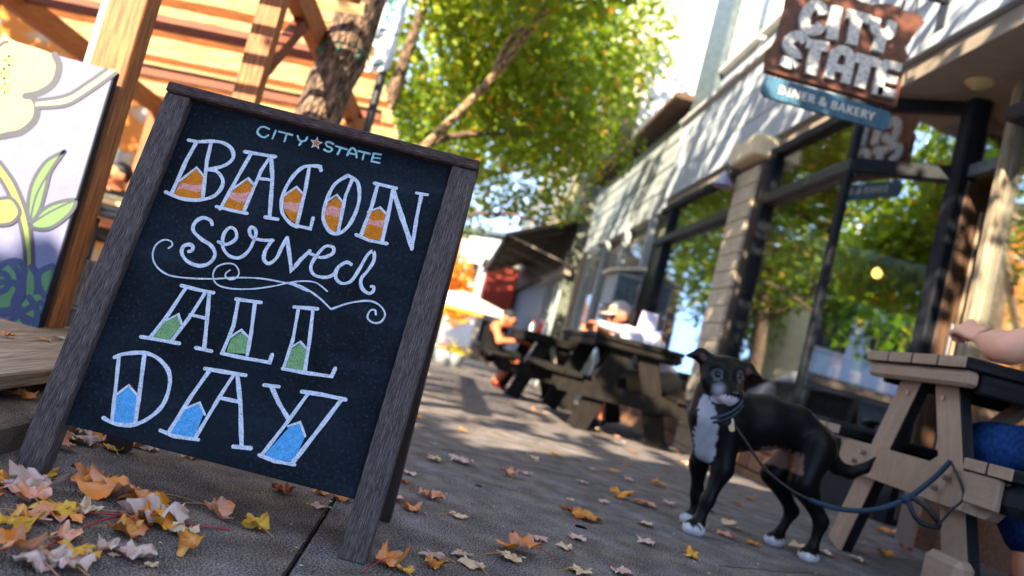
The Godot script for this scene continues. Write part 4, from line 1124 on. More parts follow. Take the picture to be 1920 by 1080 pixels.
# ================================================================ pole, flowers
func build_street_furniture() -> void:
	var b := thing("parking_sign", "dark pole with two weathered white parking plates, green printed, behind the tree trunk", "sign", Vector3(-0.93, -0.08, -5.62))
	part("pole", tubem([Vector3(0, 0, 0), Vector3(0, 3.1, 0)], [0.032], 12), M.iron, b)
	var yaw := Basis(Vector3.UP, deg_to_rad(-46.0))
	for q in [[2.34, 0.27, "lower_plate"], [2.74, 0.50, "upper_plate"]]:
		var c := Vector3(0.0, q[0], 0) + yaw * Vector3(-0.02, 0, 0.04)
		var s := Shape.new()
		var rr := PackedVector2Array()
		var w := 0.15; var h: float = q[1] * 0.5
		for k in 4:
			var cc := Vector2([w, -w, -w, w][k], [h, h, -h, -h][k]) - Vector2([1, -1, -1, 1][k], [1, 1, -1, -1][k]) * 0.035
			for j in 5:
				var a := k * PI / 2 + j * PI / 8
				rr.append(cc + Vector2(cos(a), sin(a)) * 0.035)
		s.tf = Transform3D(yaw, c)
		s.slab(rr, -0.003, 0.003)
		var pl := part(q[2], s.done(), mat(Color(0.88, 0.89, 0.90), 0.45, M.mottle, 3.0), b)
		s = Shape.new(); s.tf = Transform3D(yaw, c)
		s.col = lin(0.05, 0.42, 0.33)
		var ring := PackedVector2Array()
		if q[2] == "upper_plate":
			for k in 25: ring.append(Vector2(0.01 + cos(TAU * k / 24.0) * 0.085, -0.05 + sin(TAU * k / 24.0) * 0.10))
			s.ribbon(ring, 0.024, 0.003, 0.0042)
			s.ribbon(PackedVector2Array([Vector2(-0.03, -0.11), Vector2(-0.03, 0.02), Vector2(0.03, 0.02), Vector2(0.045, -0.02), Vector2(0.03, -0.055), Vector2(-0.03, -0.055)]), 0.026, 0.003, 0.0046)
			s.ribbon(PackedVector2Array([Vector2(-0.09, -0.20), Vector2(-0.03, -0.215), Vector2(0.05, -0.20)]), 0.022, 0.003, 0.0044)
		else:
			s.ribbon(PackedVector2Array([Vector2(-0.06, -0.085), Vector2(0.07, -0.085)]), 0.02, 0.003, 0.0042)
			s.ribbon(PackedVector2Array([Vector2(0.07, -0.085), Vector2(0.04, -0.06)]), 0.012, 0.003, 0.0045)
		part("print", s.done(), M.flat, pl)
	for q in [2.26, 2.6]: part("clamp", boxm(Vector3(0, q, 0), Vector3(0.08, 0.03, 0.08), 0.004), M.steel, b)
	# flower tubs far down the pavement
	var tubs := [[0.30, -15.0, Color(0.95, 0.80, 0.12), "yellow"], [0.10, -15.7, Color(0.93, 0.55, 0.65), "pink and white"]]
	for q in tubs:
		var t := thing("flower_tub", "tub of %s flowers standing far down the pavement" % q[3], "planter", Vector3(q[0], slope(q[1]), q[1]), 0.0, "flower tubs")
		var s := Shape.new(); s.lathe([Vector2(0, 0), Vector2(0.16, 0), Vector2(0.2, 0.26), Vector2(0.18, 0.26), Vector2(0.17, 0.22)], Vector3.ZERO, 14)
		part("tub", s.done(), M.siding, t)
		s = Shape.new()
		var rng := RandomNumberGenerator.new(); rng.seed = int(q[1] * -10)
		for i in 160:
			var o := Vector3(rng.randfn() * 0.11, 0.27 + absf(rng.randfn()) * 0.10, rng.randfn() * 0.11)
			var n := Vector3(rng.randfn(), 1.2, rng.randfn()).normalized()
			var a := n.cross(Vector3(1, 0.1, 0)).normalized() * 0.03; var c := n.cross(a.normalized()) * 0.03
			s.col = (q[2] as Color).srgb_to_linear()
			if i % 3 == 0: s.col = lin(0.3, 0.5, 0.15)
			elif i % 4 == 0 and q[1] < -15.5: s.col = lin(0.95, 0.93, 0.92)
			s.face([o - a, o + c, o + a, o - c], n)
		part("flowers", s.done(), M.leaf, t).set_meta("kind", "stuff")

# ================================================================ picnic tables
# local x runs along the table from its end at 0; z across
func picnic(called_label: String, at: Vector3, turn: float, length: float, wid: float, top: float, endm: Material, sidem: Material, legm: Material, seat_in: float, seat_out: float, seat_y: float, foot: float, group: String, leg_w := 0.118) -> Node3D:
	var t := thing("picnic_table", called_label, "picnic table", at, turn, group)
	var n := 4
	var pw := wid / n
	for i in n:
		var z := -wid * 0.5 + pw * (i + 0.5)
		var pk := part("top_plank", boxm(Vector3(length * 0.5, top - 0.02, z), Vector3(length, 0.04, pw - 0.006), 0.005, Basis.IDENTITY, 0), sidem, t)
		part("painted_end", boxm(Vector3(-0.002, top - 0.02, z), Vector3(0.006, 0.036, pw - 0.010), 0.002, Basis.IDENTITY, 2), endm, pk)
	for e in [0.035, length - 0.035]:
		part("apron", boxm(Vector3(e, top - 0.069, 0), Vector3(0.05, 0.054, wid - 0.012), 0.012), endm, t)
	for s in [-1.0, 1.0]:
		part("side_apron", boxm(Vector3(length * 0.5, top - 0.075, s * (wid * 0.5 - 0.03)), Vector3(length - 0.14, 0.066, 0.035), 0.006), sidem, t)
	for e in [0.10, length - 0.10]:
		for s in [-1.0, 1.0]:
			var lg := part("leg", barm(Vector3(e, 0.0, s * foot), Vector3(e, top - 0.05, s * 0.085), leg_w, 0.042, Vector3(0, 0, 1), 0.005), sidem, t)
			if legm != sidem:
				var fx: float = e + (-0.0225 if e < length * 0.5 else 0.0225)
				part("painted_face", barm(Vector3(fx, 0.002, s * foot), Vector3(fx, top - 0.052, s * 0.085), leg_w - 0.004, 0.003, Vector3(0, 0, 1), 0.001), legm, lg)
		var dx := -0.045 if e < length * 0.5 else 0.045
		var m := seat_out - 0.06
		var s := Shape.new()
		s.tf = Transform3D(Basis(Vector3(0, 0, -1), Vector3(0, 1, 0), Vector3(1, 0, 0)), Vector3(e + dx - 0.02, 0, 0))
		s.slab(PackedVector2Array([Vector2(-m, seat_y - 0.045), Vector2(-m, seat_y - 0.10), Vector2(-m + 0.06, seat_y - 0.165), Vector2(m - 0.06, seat_y - 0.165), Vector2(m, seat_y - 0.10), Vector2(m, seat_y - 0.045)]), 0.0, 0.04)
		part("cross_beam", s.done(), legm, t)
	for s in [-1.0, 1.0]:
		var w := (seat_out - seat_in) * 0.5
		for i in 2:
			var z: float = s * (seat_in + w * (i + 0.5))
			var pk := part("seat_plank", boxm(Vector3(length * 0.5, seat_y - 0.02, z), Vector3(length, 0.038, w - 0.005), 0.005, Basis.IDENTITY, 0), sidem, t)
			part("painted_end", boxm(Vector3(-0.002, seat_y - 0.02, z), Vector3(0.006, 0.034, w - 0.010), 0.002, Basis.IDENTITY, 2), endm, pk)
	for s in [-1.0, 1.0]:
		part("brace", barm(Vector3(length * 0.5 + s * 0.05, top - 0.05, 0), Vector3(length * 0.5 + s * (length * 0.5 - 0.12), seat_y - 0.12, 0), 0.07, 0.035, Vector3(0, 0, 1)), legm, t)
	return t

func build_tables() -> void:
	var t := picnic("tan-ended picnic table with black planks, the one nearest the dog", Vector3(1.62, 0, -2.585), 0.0, 1.06, 0.575, 0.775, M.tan, M.black, M.tan, 0.365, 0.575, 0.465, 0.365, "picnic tables outside the storefront")
	# the bench on the near side has a deep edge beam with a bevelled end, and a low foot board
	var s := Shape.new()
	s.tf = Transform3D(Basis.IDENTITY, Vector3(0, 0, 0))
	part("bench_beam", boxm(Vector3(0.54, 0.378, 0.475), Vector3(1.04, 0.095, 0.185), 0.03, Basis.IDENTITY, 0), M.black, t)
	part("bench_beam_end", boxm(Vector3(0.012, 0.378, 0.455), Vector3(0.02, 0.092, 0.135), 0.004, Basis.IDENTITY, 2), M.tan, t)
	part("bench_beam", boxm(Vector3(0.54, 0.365, -0.475), Vector3(1.04, 0.125, 0.185), 0.03, Basis.IDENTITY, 0), M.black, t)
	for s2 in [[-0.27, 0.345], [-0.22, 0.385], [0.22, 0.345], [0.27, 0.385], [-0.10, 0.64], [0.10, 0.64]]:
		part("bolt", tubem([Vector3(0.03 if s2[1] < 0.5 else 0.07, s2[1], s2[0]), Vector3(0.012 if s2[1] < 0.5 else 0.071, s2[1], s2[0])], [0.009], 10), M.steel, t)
	part("foot_board", boxm(Vector3(0.03, 0.083, 0.355), Vector3(0.07, 0.16, 0.17), 0.02, Basis.IDENTITY, 2), M.tan, t)
	picnic("dark picnic table set lengthwise behind the dog's head", Vector3(1.475, -0.068, -5.76), PI / 2, 1.75, 0.71, 0.763, M.dark, M.dark, M.dark, 0.375, 0.66, 0.425, 0.325, "picnic tables outside the storefront", 0.16)
	picnic("dark picnic table farthest down the pavement, before the awning", Vector3(1.20, -0.145, -8.3), PI / 2, 1.9, 0.71, 0.763, M.dark, M.dark, M.dark, 0.375, 0.66, 0.425, 0.325, "picnic tables outside the storefront", 0.16)

# ================================================================ the chalkboard
const CHALK := [
	"cs4.4 -110,778 -122,780 -130,775 -131,764 -122,758 -113,758 -108,764",
	"cl4.4 -96,778 -97,759",
	"cl4.4 -89,778 -60,778",
	"cl4.4 -72,778 -71,760",
	"cs4.4 -49,779 -44,772 -37,770 -30,774 -29,781",
	"cl4.4 -37,770 -39,760",
	"cs4.4 28,781 17,783 12,779 17,773 25,772 29,768 24,762 13,764",
	"cl4.4 34,778 58,777",
	"cl4.4 45,777 43,761",
	"cs4.4 63,764 64,776 69,783 77,778 83,765",
	"cl3.7 66,770 80,771",
	"cl4.4 82,780 107,780",
	"cl4.4 95,780 96,764",
	"cl4.4 130,785 114,783 115,765 132,766",
	"cl3.7 115,774 130,776",
	"wf0.0 -9,789 -4,779 6,779 -1,772 3,762 -7,767 -14,761 -13,771 -21,778 -11,779",
	"of0.0 -9,784 -5,777 2,777 -3,772 0,765 -7,769 -12,765 -11,772 -17,776 -10,777",
	"#",
	"of0.0 -247,588 -246,623 -224,656 -203,640 -192,595 -220,589",
	"pf0.0 -244,612 -236,619 -221,618 -209,621 -200,627 -195,610 -207,605 -223,606 -236,606 -245,600",
	"wl7.9 -260,710 -242,711 -218,719",
	"ws7.9 -220,719 -192,723 -170,715 -160,697 -168,679 -187,665 -202,659",
	"wl8.6 -243,710 -249,663 -252,590",
	"wl7.9 -214,718 -209,678 -189,595",
	"ws7.8 -202,659 -181,659 -164,645 -161,627 -170,606 -195,591 -226,585 -251,587",
	"wl7.7 -265,590 -249,587",
	"wl4.6 -247,620 -224,657 -201,641",
	"#",
	"of0.0 -143,588 -137,633 -116,659 -103,651 -101,639 -104,594 -125,588",
	"pf0.0 -140,624 -121,626 -103,636 -102,616 -114,606 -130,610 -141,611",
	"wl8.0 -142,716 -78,722",
	"wl7.9 -128,715 -136,666 -148,584",
	"wl7.2 -89,716 -96,685 -101,591",
	"wl8.6 -86,719 -69,676 -47,592",
	"wl7.2 -97,667 -68,671",
	"wl7.1 -157,587 -126,587 -93,589",
	"wl7.8 -56,591 -30,593",
	"wl4.7 -138,632 -116,662 -99,651",
	"#",
	"of0.0 -33,646 -16,668 -1,659 4,638 7,595 -7,599 -23,614 -33,634",
	"pf0.0 -31,631 -19,636 -7,635 2,641 5,620 -5,617 -17,619 -25,618",
	"ws7.9 11,725 -15,716 -31,687 -37,645 -27,611 -6,593 12,588",
	"wl8.7 9,725 17,725 21,718",
	"wl7.9 -4,717 4,664 10,594",
	"wl7.1 9,590 39,591 37,615",
	"wl4.7 -33,647 -16,670 0,660",
	"#",
	"of0.0 54,649 69,672 87,658 95,601 88,595 74,602 57,623",
	"pf0.0 55,641 67,651 79,648 87,652 90,633 78,627 67,630 57,626",
	"ws7.8 78,722 102,711 116,671 113,624 98,597 78,596 57,619 52,653 57,695 78,722",
	"wl7.2 89,718 86,678 95,598",
	"wl4.7 52,655 68,675 87,661",
	"#",
	"of0.0 143,606 140,653 162,669 176,661 183,605 160,601",
	"pf0.0 142,644 156,641 178,648 179,630 162,632 151,632 143,627",
	"wl8.0 135,720 181,721",
	"wl8.0 142,718 144,670 141,605",
	"wl8.7 176,715 181,664 186,600",
	"wl7.2 131,603 161,598 197,601",
	"wl10.9 177,714 203,674 246,609",
	"wl8.0 235,721 239,672 248,603",
	"wl6.6 224,722 247,724",
	"wl4.7 140,656 161,672 177,662",
	"#",
	"ws7.6 -152,548 -159,556 -175,557 -186,544 -184,527 -163,514 -140,506 -126,491 -130,471 -148,460 -173,463 -189,476 -191,490 -181,497 -173,494 -172,486 -177,483",
	"ws7.0 -128,517 -109,517 -97,533 -104,549 -117,551 -123,533 -116,509 -98,495 -78,496 -66,511 -62,531 -62,551 -67,561 -76,563 -76,553 -66,543 -46,543 -25,548",
	"ws7.7 -27,548 -33,524 -30,506 -18,500 -7,515 -4,539 0,561",
	"wl8.4 0,560 15,529 30,497 40,524 52,546",
	"ws7.0 54,541 79,539 97,552 95,565 79,563 68,540 64,516 75,501 97,501 112,511 117,527 130,543 140,540",
	"ws7.1 140,541 127,541 116,525 119,506 133,498 149,506 157,529 165,566 173,578 179,571 181,556 175,535 168,516 175,499 190,492 198,498 197,507 192,507",
	"#",
	"ws3.4 -218,479 -213,487 -219,494 -233,493 -244,478 -242,456 -226,437 -198,427 -159,431 -112,442 -73,455 -26,466 17,470 43,470 74,465",
	"#",
	"ws3.9 29,471 44,473 66,470 98,459 129,442",
	"#",
	"ws3.9 129,442 158,462 194,477 219,474 234,460 231,443 217,437 203,444 204,459 213,462 217,454",
	"#",
	"ws3.1 -87,467 -92,460 -91,453 -82,449 -71,454 -68,467 -81,480 -99,478 -114,466 -115,448 -101,433 -72,432 -32,442 6,458 34,473 60,483 85,486 111,475",
	"#",
	"#",
	"gf0.0 -186,303 -175,334 -152,354 -141,337 -149,305",
	"wl7.6 -167,413 -137,413 -102,415",
	"wl7.5 -157,411 -171,352 -188,301",
	"wl7.2 -118,410 -128,364 -147,302",
	"wl8.3 -110,412 -95,356 -82,304",
	"wl6.8 -131,362 -97,363",
	"wl7.5 -206,297 -183,299 -131,303",
	"wl7.5 -98,303 -67,304",
	"wl4.5 -177,334 -153,357 -139,339",
	"gf0.0 -39,309 -40,337 -24,354 -7,345 -1,316",
	"wl7.7 -56,414 -7,420",
	"wl7.6 -51,413 -43,362 -46,306",
	"wl7.6 -18,416 -6,359 1,315",
	"wl7.5 -47,305 -4,307 47,311 47,327",
	"wl4.5 -43,338 -26,358 -6,347",
	"gf0.0 80,310 78,344 92,362 108,352 116,313",
	"wl7.7 58,428 103,436",
	"wl6.8 67,427 76,365 76,307",
	"wl7.6 95,433 108,369 117,313",
	"wl7.6 75,306 118,309 170,315 172,332",
	"wl4.6 75,347 91,365 109,354",
	"#",
	"bf0.0 -198,132 -208,180 -193,201 -171,187 -159,136 -178,130",
	"ws8.0 -239,247 -223,258 -188,269 -159,265 -132,247 -120,219 -120,184 -134,157 -156,137 -180,130 -200,130 -217,134",
	"wl7.3 -232,251 -217,197 -200,133",
	"wl8.1 -187,266 -173,209 -157,140",
	"wl4.4 -209,182 -194,203 -170,188",
	"bf0.0 -89,139 -79,186 -54,202 -41,186 -43,141 -69,137",
	"wl8.2 -67,269 -32,272 11,276",
	"wl8.1 -58,268 -74,215 -92,138",
	"wl7.4 -11,272 -23,224 -41,140",
	"wl8.9 -4,272 20,220 48,145",
	"wl7.4 -24,223 18,225",
	"wl7.3 -108,138 -79,134 -34,139",
	"wl8.8 33,143 65,148",
	"wl4.4 -79,187 -55,205 -38,186",
	"bf0.0 93,141 121,202 139,214 156,194 149,143 119,139",
	"wl7.5 51,267 79,271",
	"wl8.9 65,268 89,241 117,216",
	"wl7.4 137,273 127,244 117,215 88,139",
	"wl8.9 201,276 181,223 149,142",
	"wl8.3 124,273 163,277 209,279",
	"wl7.3 84,140 116,136 153,139",
	"wl4.5 119,204 139,217 156,194"]

func build_a_frame() -> void:
	var a := thing("a_frame_chalkboard", "dark wooden A-frame chalkboard lettered in white, orange, green and blue", "chalkboard", Vector3(-0.365, 0, -1.449), -0.0775)
	var lean := Transform3D(Basis(Vector3.RIGHT, -deg_to_rad(10.76)), Vector3.ZERO)
	var s: Shape
	for sx in [-1.0, 1.0]:
		s = Shape.new(); s.tf = lean
		s.box(Vector3(sx * 0.3075, 0.398, -0.019), Vector3(0.052, 0.795, 0.038), 0.0025)
		part("stile", s.done(), M.frame, a)
	s = Shape.new(); s.tf = lean
	s.box(Vector3(0, 0.807, -0.022), Vector3(0.668, 0.0225, 0.056), 0.003)
	part("top_rail", s.done(), M.framecap, a)
	s = Shape.new(); s.tf = lean
	s.box(Vector3(0, 0.451, -0.021), Vector3(0.562, 0.690, 0.007), 0.001)
	var bd := part("chalk_panel", s.done(), M.board, a)
	var cols := {"w": lin(0.83, 0.86, 0.92), "c": lin(0.66, 0.84, 0.88), "o": lin(0.84, 0.50, 0.16), "p": lin(0.90, 0.62, 0.58), "g": lin(0.50, 0.66, 0.46), "b": lin(0.36, 0.67, 0.90)}
	s = Shape.new(); s.tf = lean
	var k := 0
	for line in CHALK:
		if line == "#":
			if s.v.size(): part("lettering", s.done(), M.paint, bd)
			s = Shape.new(); s.tf = lean
			continue
		var w: PackedStringArray = line.split(" ", false)
		s.col = cols[w[0][0]]
		var l := pts2(w, 1)
		var z := -0.0173 + 0.0005 + 0.00009 * (k % 12)
		k += 1
		if w[0][1] == "f": s.slab(l, -0.0173, -0.0173 + 0.0002 + (0.00015 if w[0][0] != "o" and w[0][0] != "w" else 0.00006 if w[0][0] == "o" else 0.0), false)
		else: s.ribbon(smooth(l, 7) if w[0][1] == "s" else wobble(l), float(w[0].substr(2)) * 0.00092, -0.0173, z, 0.10)
	if s.v.size(): part("lettering", s.done(), M.paint, bd)
	for sx in [-1.0, 1.0]:
		for q in [[0.012, 0.775], [-0.010, 0.748], [0.010, 0.135], [-0.011, 0.162]]:
			s = Shape.new(); s.tf = lean
			var disc := PackedVector2Array()
			for i in 10: disc.append(Vector2(sx * 0.3075 + q[0] + cos(TAU * i / 10.0) * 0.0036, q[1] + sin(TAU * i / 10.0) * 0.0036))
			s.slab(disc, -0.002, 0.0006, false)
			part("screw", s.done(), M.iron, a)
	# rear frame, leaning the other way
	var ft := Vector3(0, 0, -0.335); var tp := Vector3(0, 0.782, -0.205)
	for sx in [-1.0, 1.0]:
		part("rear_leg", barm(ft + Vector3(sx * 0.305, 0, 0), tp + Vector3(sx * 0.305, 0, 0), 0.05, 0.036), M.frameside, a)
		part("hinge", boxm(Vector3(sx * 0.30, 0.765, -0.185), Vector3(0.03, 0.05, 0.012), 0.002), M.steel, a)
		part("stay", barm(Vector3(sx * 0.279, 0.24, -0.085), Vector3(sx * 0.279, 0.245, -0.285), 0.004, 0.014), M.iron, a)
	part("rear_rail", barm(tp + Vector3(-0.28, -0.03, 0.0), tp + Vector3(0.28, -0.03, 0.0), 0.05, 0.034, Vector3(0, 1, 0)), M.framedark, a)
	var d := (tp - ft)
	part("rear_panel", barm(ft + d * 0.16, ft + d * 0.95, 0.555, 0.007), M.board, a)

func wobble(l: PackedVector2Array) -> PackedVector2Array:
	var o := PackedVector2Array()
	for i in l.size() - 1:
		var m := maxi(1, int((l[i + 1] - l[i]).length() / 0.012))
		for j in m: o.append(l[i].lerp(l[i + 1], float(j) / m))
	o.append(l[l.size() - 1])
	return o

# ================================================================ hanging sign
const BOARD := [
	"f 1380,2756 1388,2665 1382,2487 1369,2437 1343,2397 1362,2275 1571,2274 1856,2283 2140,2282 2137,2421 2134,2544 2144,2584 2112,2625 2149,2712 2193,2801 2151,2839 2039,2842 1944,2845 1857,2811 1777,2820 1718,2834 1622,2812 1515,2804 1446,2768",
	"plank 1373,2236 1521,2259 1752,2265 2108,2244 2128,2230 2131,2152 2093,2140 1719,2141 1397,2136 1368,2155 1362,2213",
	"C 60 1594,2665 1569,2707 1525,2697 1500,2645 1506,2581 1542,2558 1585,2575 1600,2609",
	"I 68 1660,2734 1676,2542",
	"T 56 1728,2712 1868,2716",
	"T 66 1787,2714 1794,2546",
	"Y 56 1899,2735 1905,2675 1949,2653 1993,2666 1997,2745",
	"Y 66 1953,2654 1950,2549",
	"S 58 1532,2488 1492,2508 1448,2483 1442,2435 1488,2403 1506,2370 1482,2340 1423,2346",
	"T 56 1539,2480 1667,2492",
	"T 66 1598,2488 1604,2314",
	"A 54 1711,2322 1709,2444 1736,2494 1781,2496 1807,2457 1808,2321",
	"A 44 1722,2390 1806,2395",
	"T 56 1833,2481 1968,2487",
	"T 66 1899,2484 1894,2321",
	"E 60 1996,2504 2002,2309",
	"E 48 1998,2493 2108,2498",
	"E 44 2004,2418 2099,2418",
	"E 48 2000,2334 2105,2341"]

func build_hanging_sign() -> void:
	var c := Vector3(1.76, 2.5, -4.1)
	var b := thing("hanging_sign", "brown state-shaped hanging sign with raised white letters CITY STATE", "sign", c)
	var k := 0
	for line in BOARD:
		var w: PackedStringArray = line.split(" ", false)
		if w[0] == "plank": continue
		var l := pts2(w, 1 if w[0] == "f" else 2)
		for i in l.size(): l[i] -= Vector2(c.x, c.y)
		if w[0] == "f":
			var s := Shape.new()
			var rng := RandomNumberGenerator.new(); rng.seed = 3
			var o := PackedVector2Array()
			for i in l.size():
				var q := l[(i + 1) % l.size()]
				var m := 4 if i > 11 or i == 9 else 1
				for j in m: o.append(l[i].lerp(q, float(j) / m) + Vector2(rng.randf_range(-0.008, 0.008), rng.randf_range(-0.008, 0.008)) * (1.0 if j else 0.0))
			s.slab(o, -0.025, 0.025)
			part("sign_board", s.done(), mat(Color(0.40, 0.20, 0.125), 0.6, M.mottle, 2.0), b)
			s = Shape.new()
			s.slab(PackedVector2Array([Vector2(-0.22, 0.26), Vector2(-0.14, 0.26), Vector2(-0.15, 0.31), Vector2(-0.20, 0.31)]), 0.025, 0.03)
			part("painted_mark", s.done(), mat(Color(0.95, 0.72, 0.15), 0.6), b)
			continue
		k += 1
		var curve := w[0] in ["C", "S", "A", "Y"] and l.size() > 3
		for back in [false, true]:
			var s := Shape.new()
			if back: s.tf = Transform3D(Basis(Vector3.UP, PI), Vector3.ZERO)
			block(s, smooth(l, 5) if curve else l, float(w[1]) * 0.001, 0.025, 0.050 + 0.0006 * (k % 3))
			part("raised_letter", s.done(), M.signwhite, b)
	for x in [-0.28, 0.30]:
		part("hanger", tubem([Vector3(x, 0.30, 0), Vector3(x, 0.47, 0)], [0.007], 6), M.iron, b)
	part("bracket_arm", tubem([Vector3(-0.45, 0.47, 0), Vector3(0.54, 0.47, 0)], [0.016], 8), M.iron, b)
	part("bracket_stay", tubem([Vector3(0.10, 0.47, 0), Vector3(0.54, 0.85, 0)], [0.010], 8), M.iron, b)
	part("bracket_hook", tubem([Vector3(0.36, 0.47, 0.02), Vector3(0.38, 0.30, 0.02)], [0.006], 6), M.iron, b)
	part("wall_plate", boxm(Vector3(0.54, 0.6, 0), Vector3(0.012, 0.6, 0.09), 0.003), M.iron, b)
	# blue plank below
	var q := thing("blue_plank_sign", "weathered blue plank lettered DINER & BAKERY hanging under the brown sign", "sign", Vector3(1.745, 2.195, -4.1))
	var s := Shape.new()
	s.slab(PackedVector2Array([Vector2(-0.37, 0.045), Vector2(-0.35, 0.058), Vector2(0.0, 0.062), Vector2(0.365, 0.056), Vector2(0.382, 0.03), Vector2(0.382, -0.04), Vector2(0.36, -0.056), Vector2(0.0, -0.062), Vector2(-0.35, -0.058), Vector2(-0.378, -0.035)]), -0.012, 0.012)
	part("plank", s.done(), mat(Color(0.22, 0.43, 0.55), 0.65, M.grain, 3.0), q)
	for back in [false, true]:
		var tm := TextMesh.new()
		var f := SystemFont.new(); f.font_names = PackedStringArray(["Droid Sans"]); f.font_weight = 700
		tm.font = f; tm.text = "DINER & BAKERY"; tm.font_size = 64; tm.pixel_size = 0.00105; tm.depth = 0.004
		var o := part("lettering", tm, M.white, q)
		o.position = Vector3(0, 0, -0.0125 if back else 0.0125)
		if back: o.rotation.y = PI
		o.scale = Vector3(1.08, 1, 1)
	for x in [-0.30, 0.32]: part("hanger", tubem([Vector3(x, 0.05, 0), Vector3(x, 0.10, 0)], [0.005], 6), M.iron, q)

# a thick block-letter stroke with square ends
func block(s: Shape, l: PackedVector2Array, w: float, z0: float, z1: float) -> void:
	var m := l.size()
	var le := PackedVector2Array(); var ri := PackedVector2Array()
	for i in m:
		var d := (l[mini(i + 1, m - 1)] - l[maxi(i - 1, 0)]).normalized()
		var o := Vector2(-d.y, d.x) * w * 0.5
		le.append(l[i] + o); ri.append(l[i] - o)
	for i in m - 1:
		s.face([Vector3(le[i].x, le[i].y, z1), Vector3(ri[i].x, ri[i].y, z1), Vector3(ri[i + 1].x, ri[i + 1].y, z1), Vector3(le[i + 1].x, le[i + 1].y, z1)], Vector3(0, 0, 1))
		for e in [le, ri]:
			var out: Vector2 = ((e[i] - l[i]) + (e[i + 1] - l[i + 1])).normalized()
			s.face([Vector3(e[i].x, e[i].y, z0), Vector3(e[i].x, e[i].y, z1), Vector3(e[i + 1].x, e[i + 1].y, z1), Vector3(e[i + 1].x, e[i + 1].y, z0)], Vector3(out.x, out.y, 0))
	for e in [0, m - 1]:
		var d: Vector2 = (l[e] - l[1 if e == 0 else m - 2]).normalized()
		s.face([Vector3(le[e].x, le[e].y, z0), Vector3(ri[e].x, ri[e].y, z0), Vector3(ri[e].x, ri[e].y, z1), Vector3(le[e].x, le[e].y, z1)], Vector3(d.x, d.y, 0))

# ================================================================ the dog
func dog_tint(p: Vector3) -> Color:      # p in the place's own axes
	var blk := lin(0.05, 0.05, 0.06)
	var wht := lin(0.74, 0.73, 0.74)
	var w := dap.get_noise_3d(p.x * 60.0, p.y * 60.0, p.z * 60.0) * 0.012
	if p.y < 0.033 + w and p.x < 1.02: return wht
	if p.y < 0.027 + w * 0.6: return wht
	var k := clampf((p.y - 0.222) / 0.218, 0.0, 1.0)
	var hw := 0.025 * pow(sin(k * PI), 0.6) + 0.008
	var off := absf(p.x - (0.892 + (0.416 - p.y) * 0.25)) / hw
	if p.y > 0.222 and p.y < 0.45 and off < 1.0 + w * 16.0 and p.z > -2.55: return lin(0.60, 0.60, 0.63)
	if p.y < 0.335 + w and p.x > 1.12 and p.x < 1.26 and p.y > 0.27: return lin(0.42, 0.33, 0.28)
	return blk.lerp(lin(0.13, 0.13, 0.15), clampf(dap.get_noise_3d(p.x * 9.0, p.y * 9.0, p.z * 9.0) * 0.6, 0.0, 1.0))

func head_tint(p: Vector3) -> Color:
	var blk := lin(0.05, 0.05, 0.06)
	var w := dap.get_noise_3d(p.x * 80.0, p.y * 80.0, p.z * 80.0) * 0.008
	var snout := clampf((p.z + 2.455) / 0.05, 0.0, 1.0)
	if p.y < 0.448 + 0.014 * snout + w * 0.8 and p.z > -2.465: return lin(0.74, 0.72, 0.74)
	if p.y < 0.440 + w and p.x < 0.945: return lin(0.62, 0.60, 0.60)
	var g := 1.0 - p.distance_to(Vector3(0.908, 0.470, -2.43)) / 0.034
	if g > 0.0: return blk.lerp(lin(0.52, 0.51, 0.55), clampf(g * 1.5 + w * 15.0, 0.0, 1.0))
	for e in [Vector3(0.896, 0.522, -2.446), Vector3(0.970, 0.533, -2.450)]:
		var de: float = p.distance_to(e)
		if de < 0.021 + w and de > 0.011: return blk.lerp(lin(0.36, 0.36, 0.40), 0.8)
	for e in [Vector3(0.850, 0.566, -2.486), Vector3(1.008, 0.556, -2.486)]:
		if p.distance_to(e) < 0.013: return lin(0.34, 0.22, 0.22)
	return blk

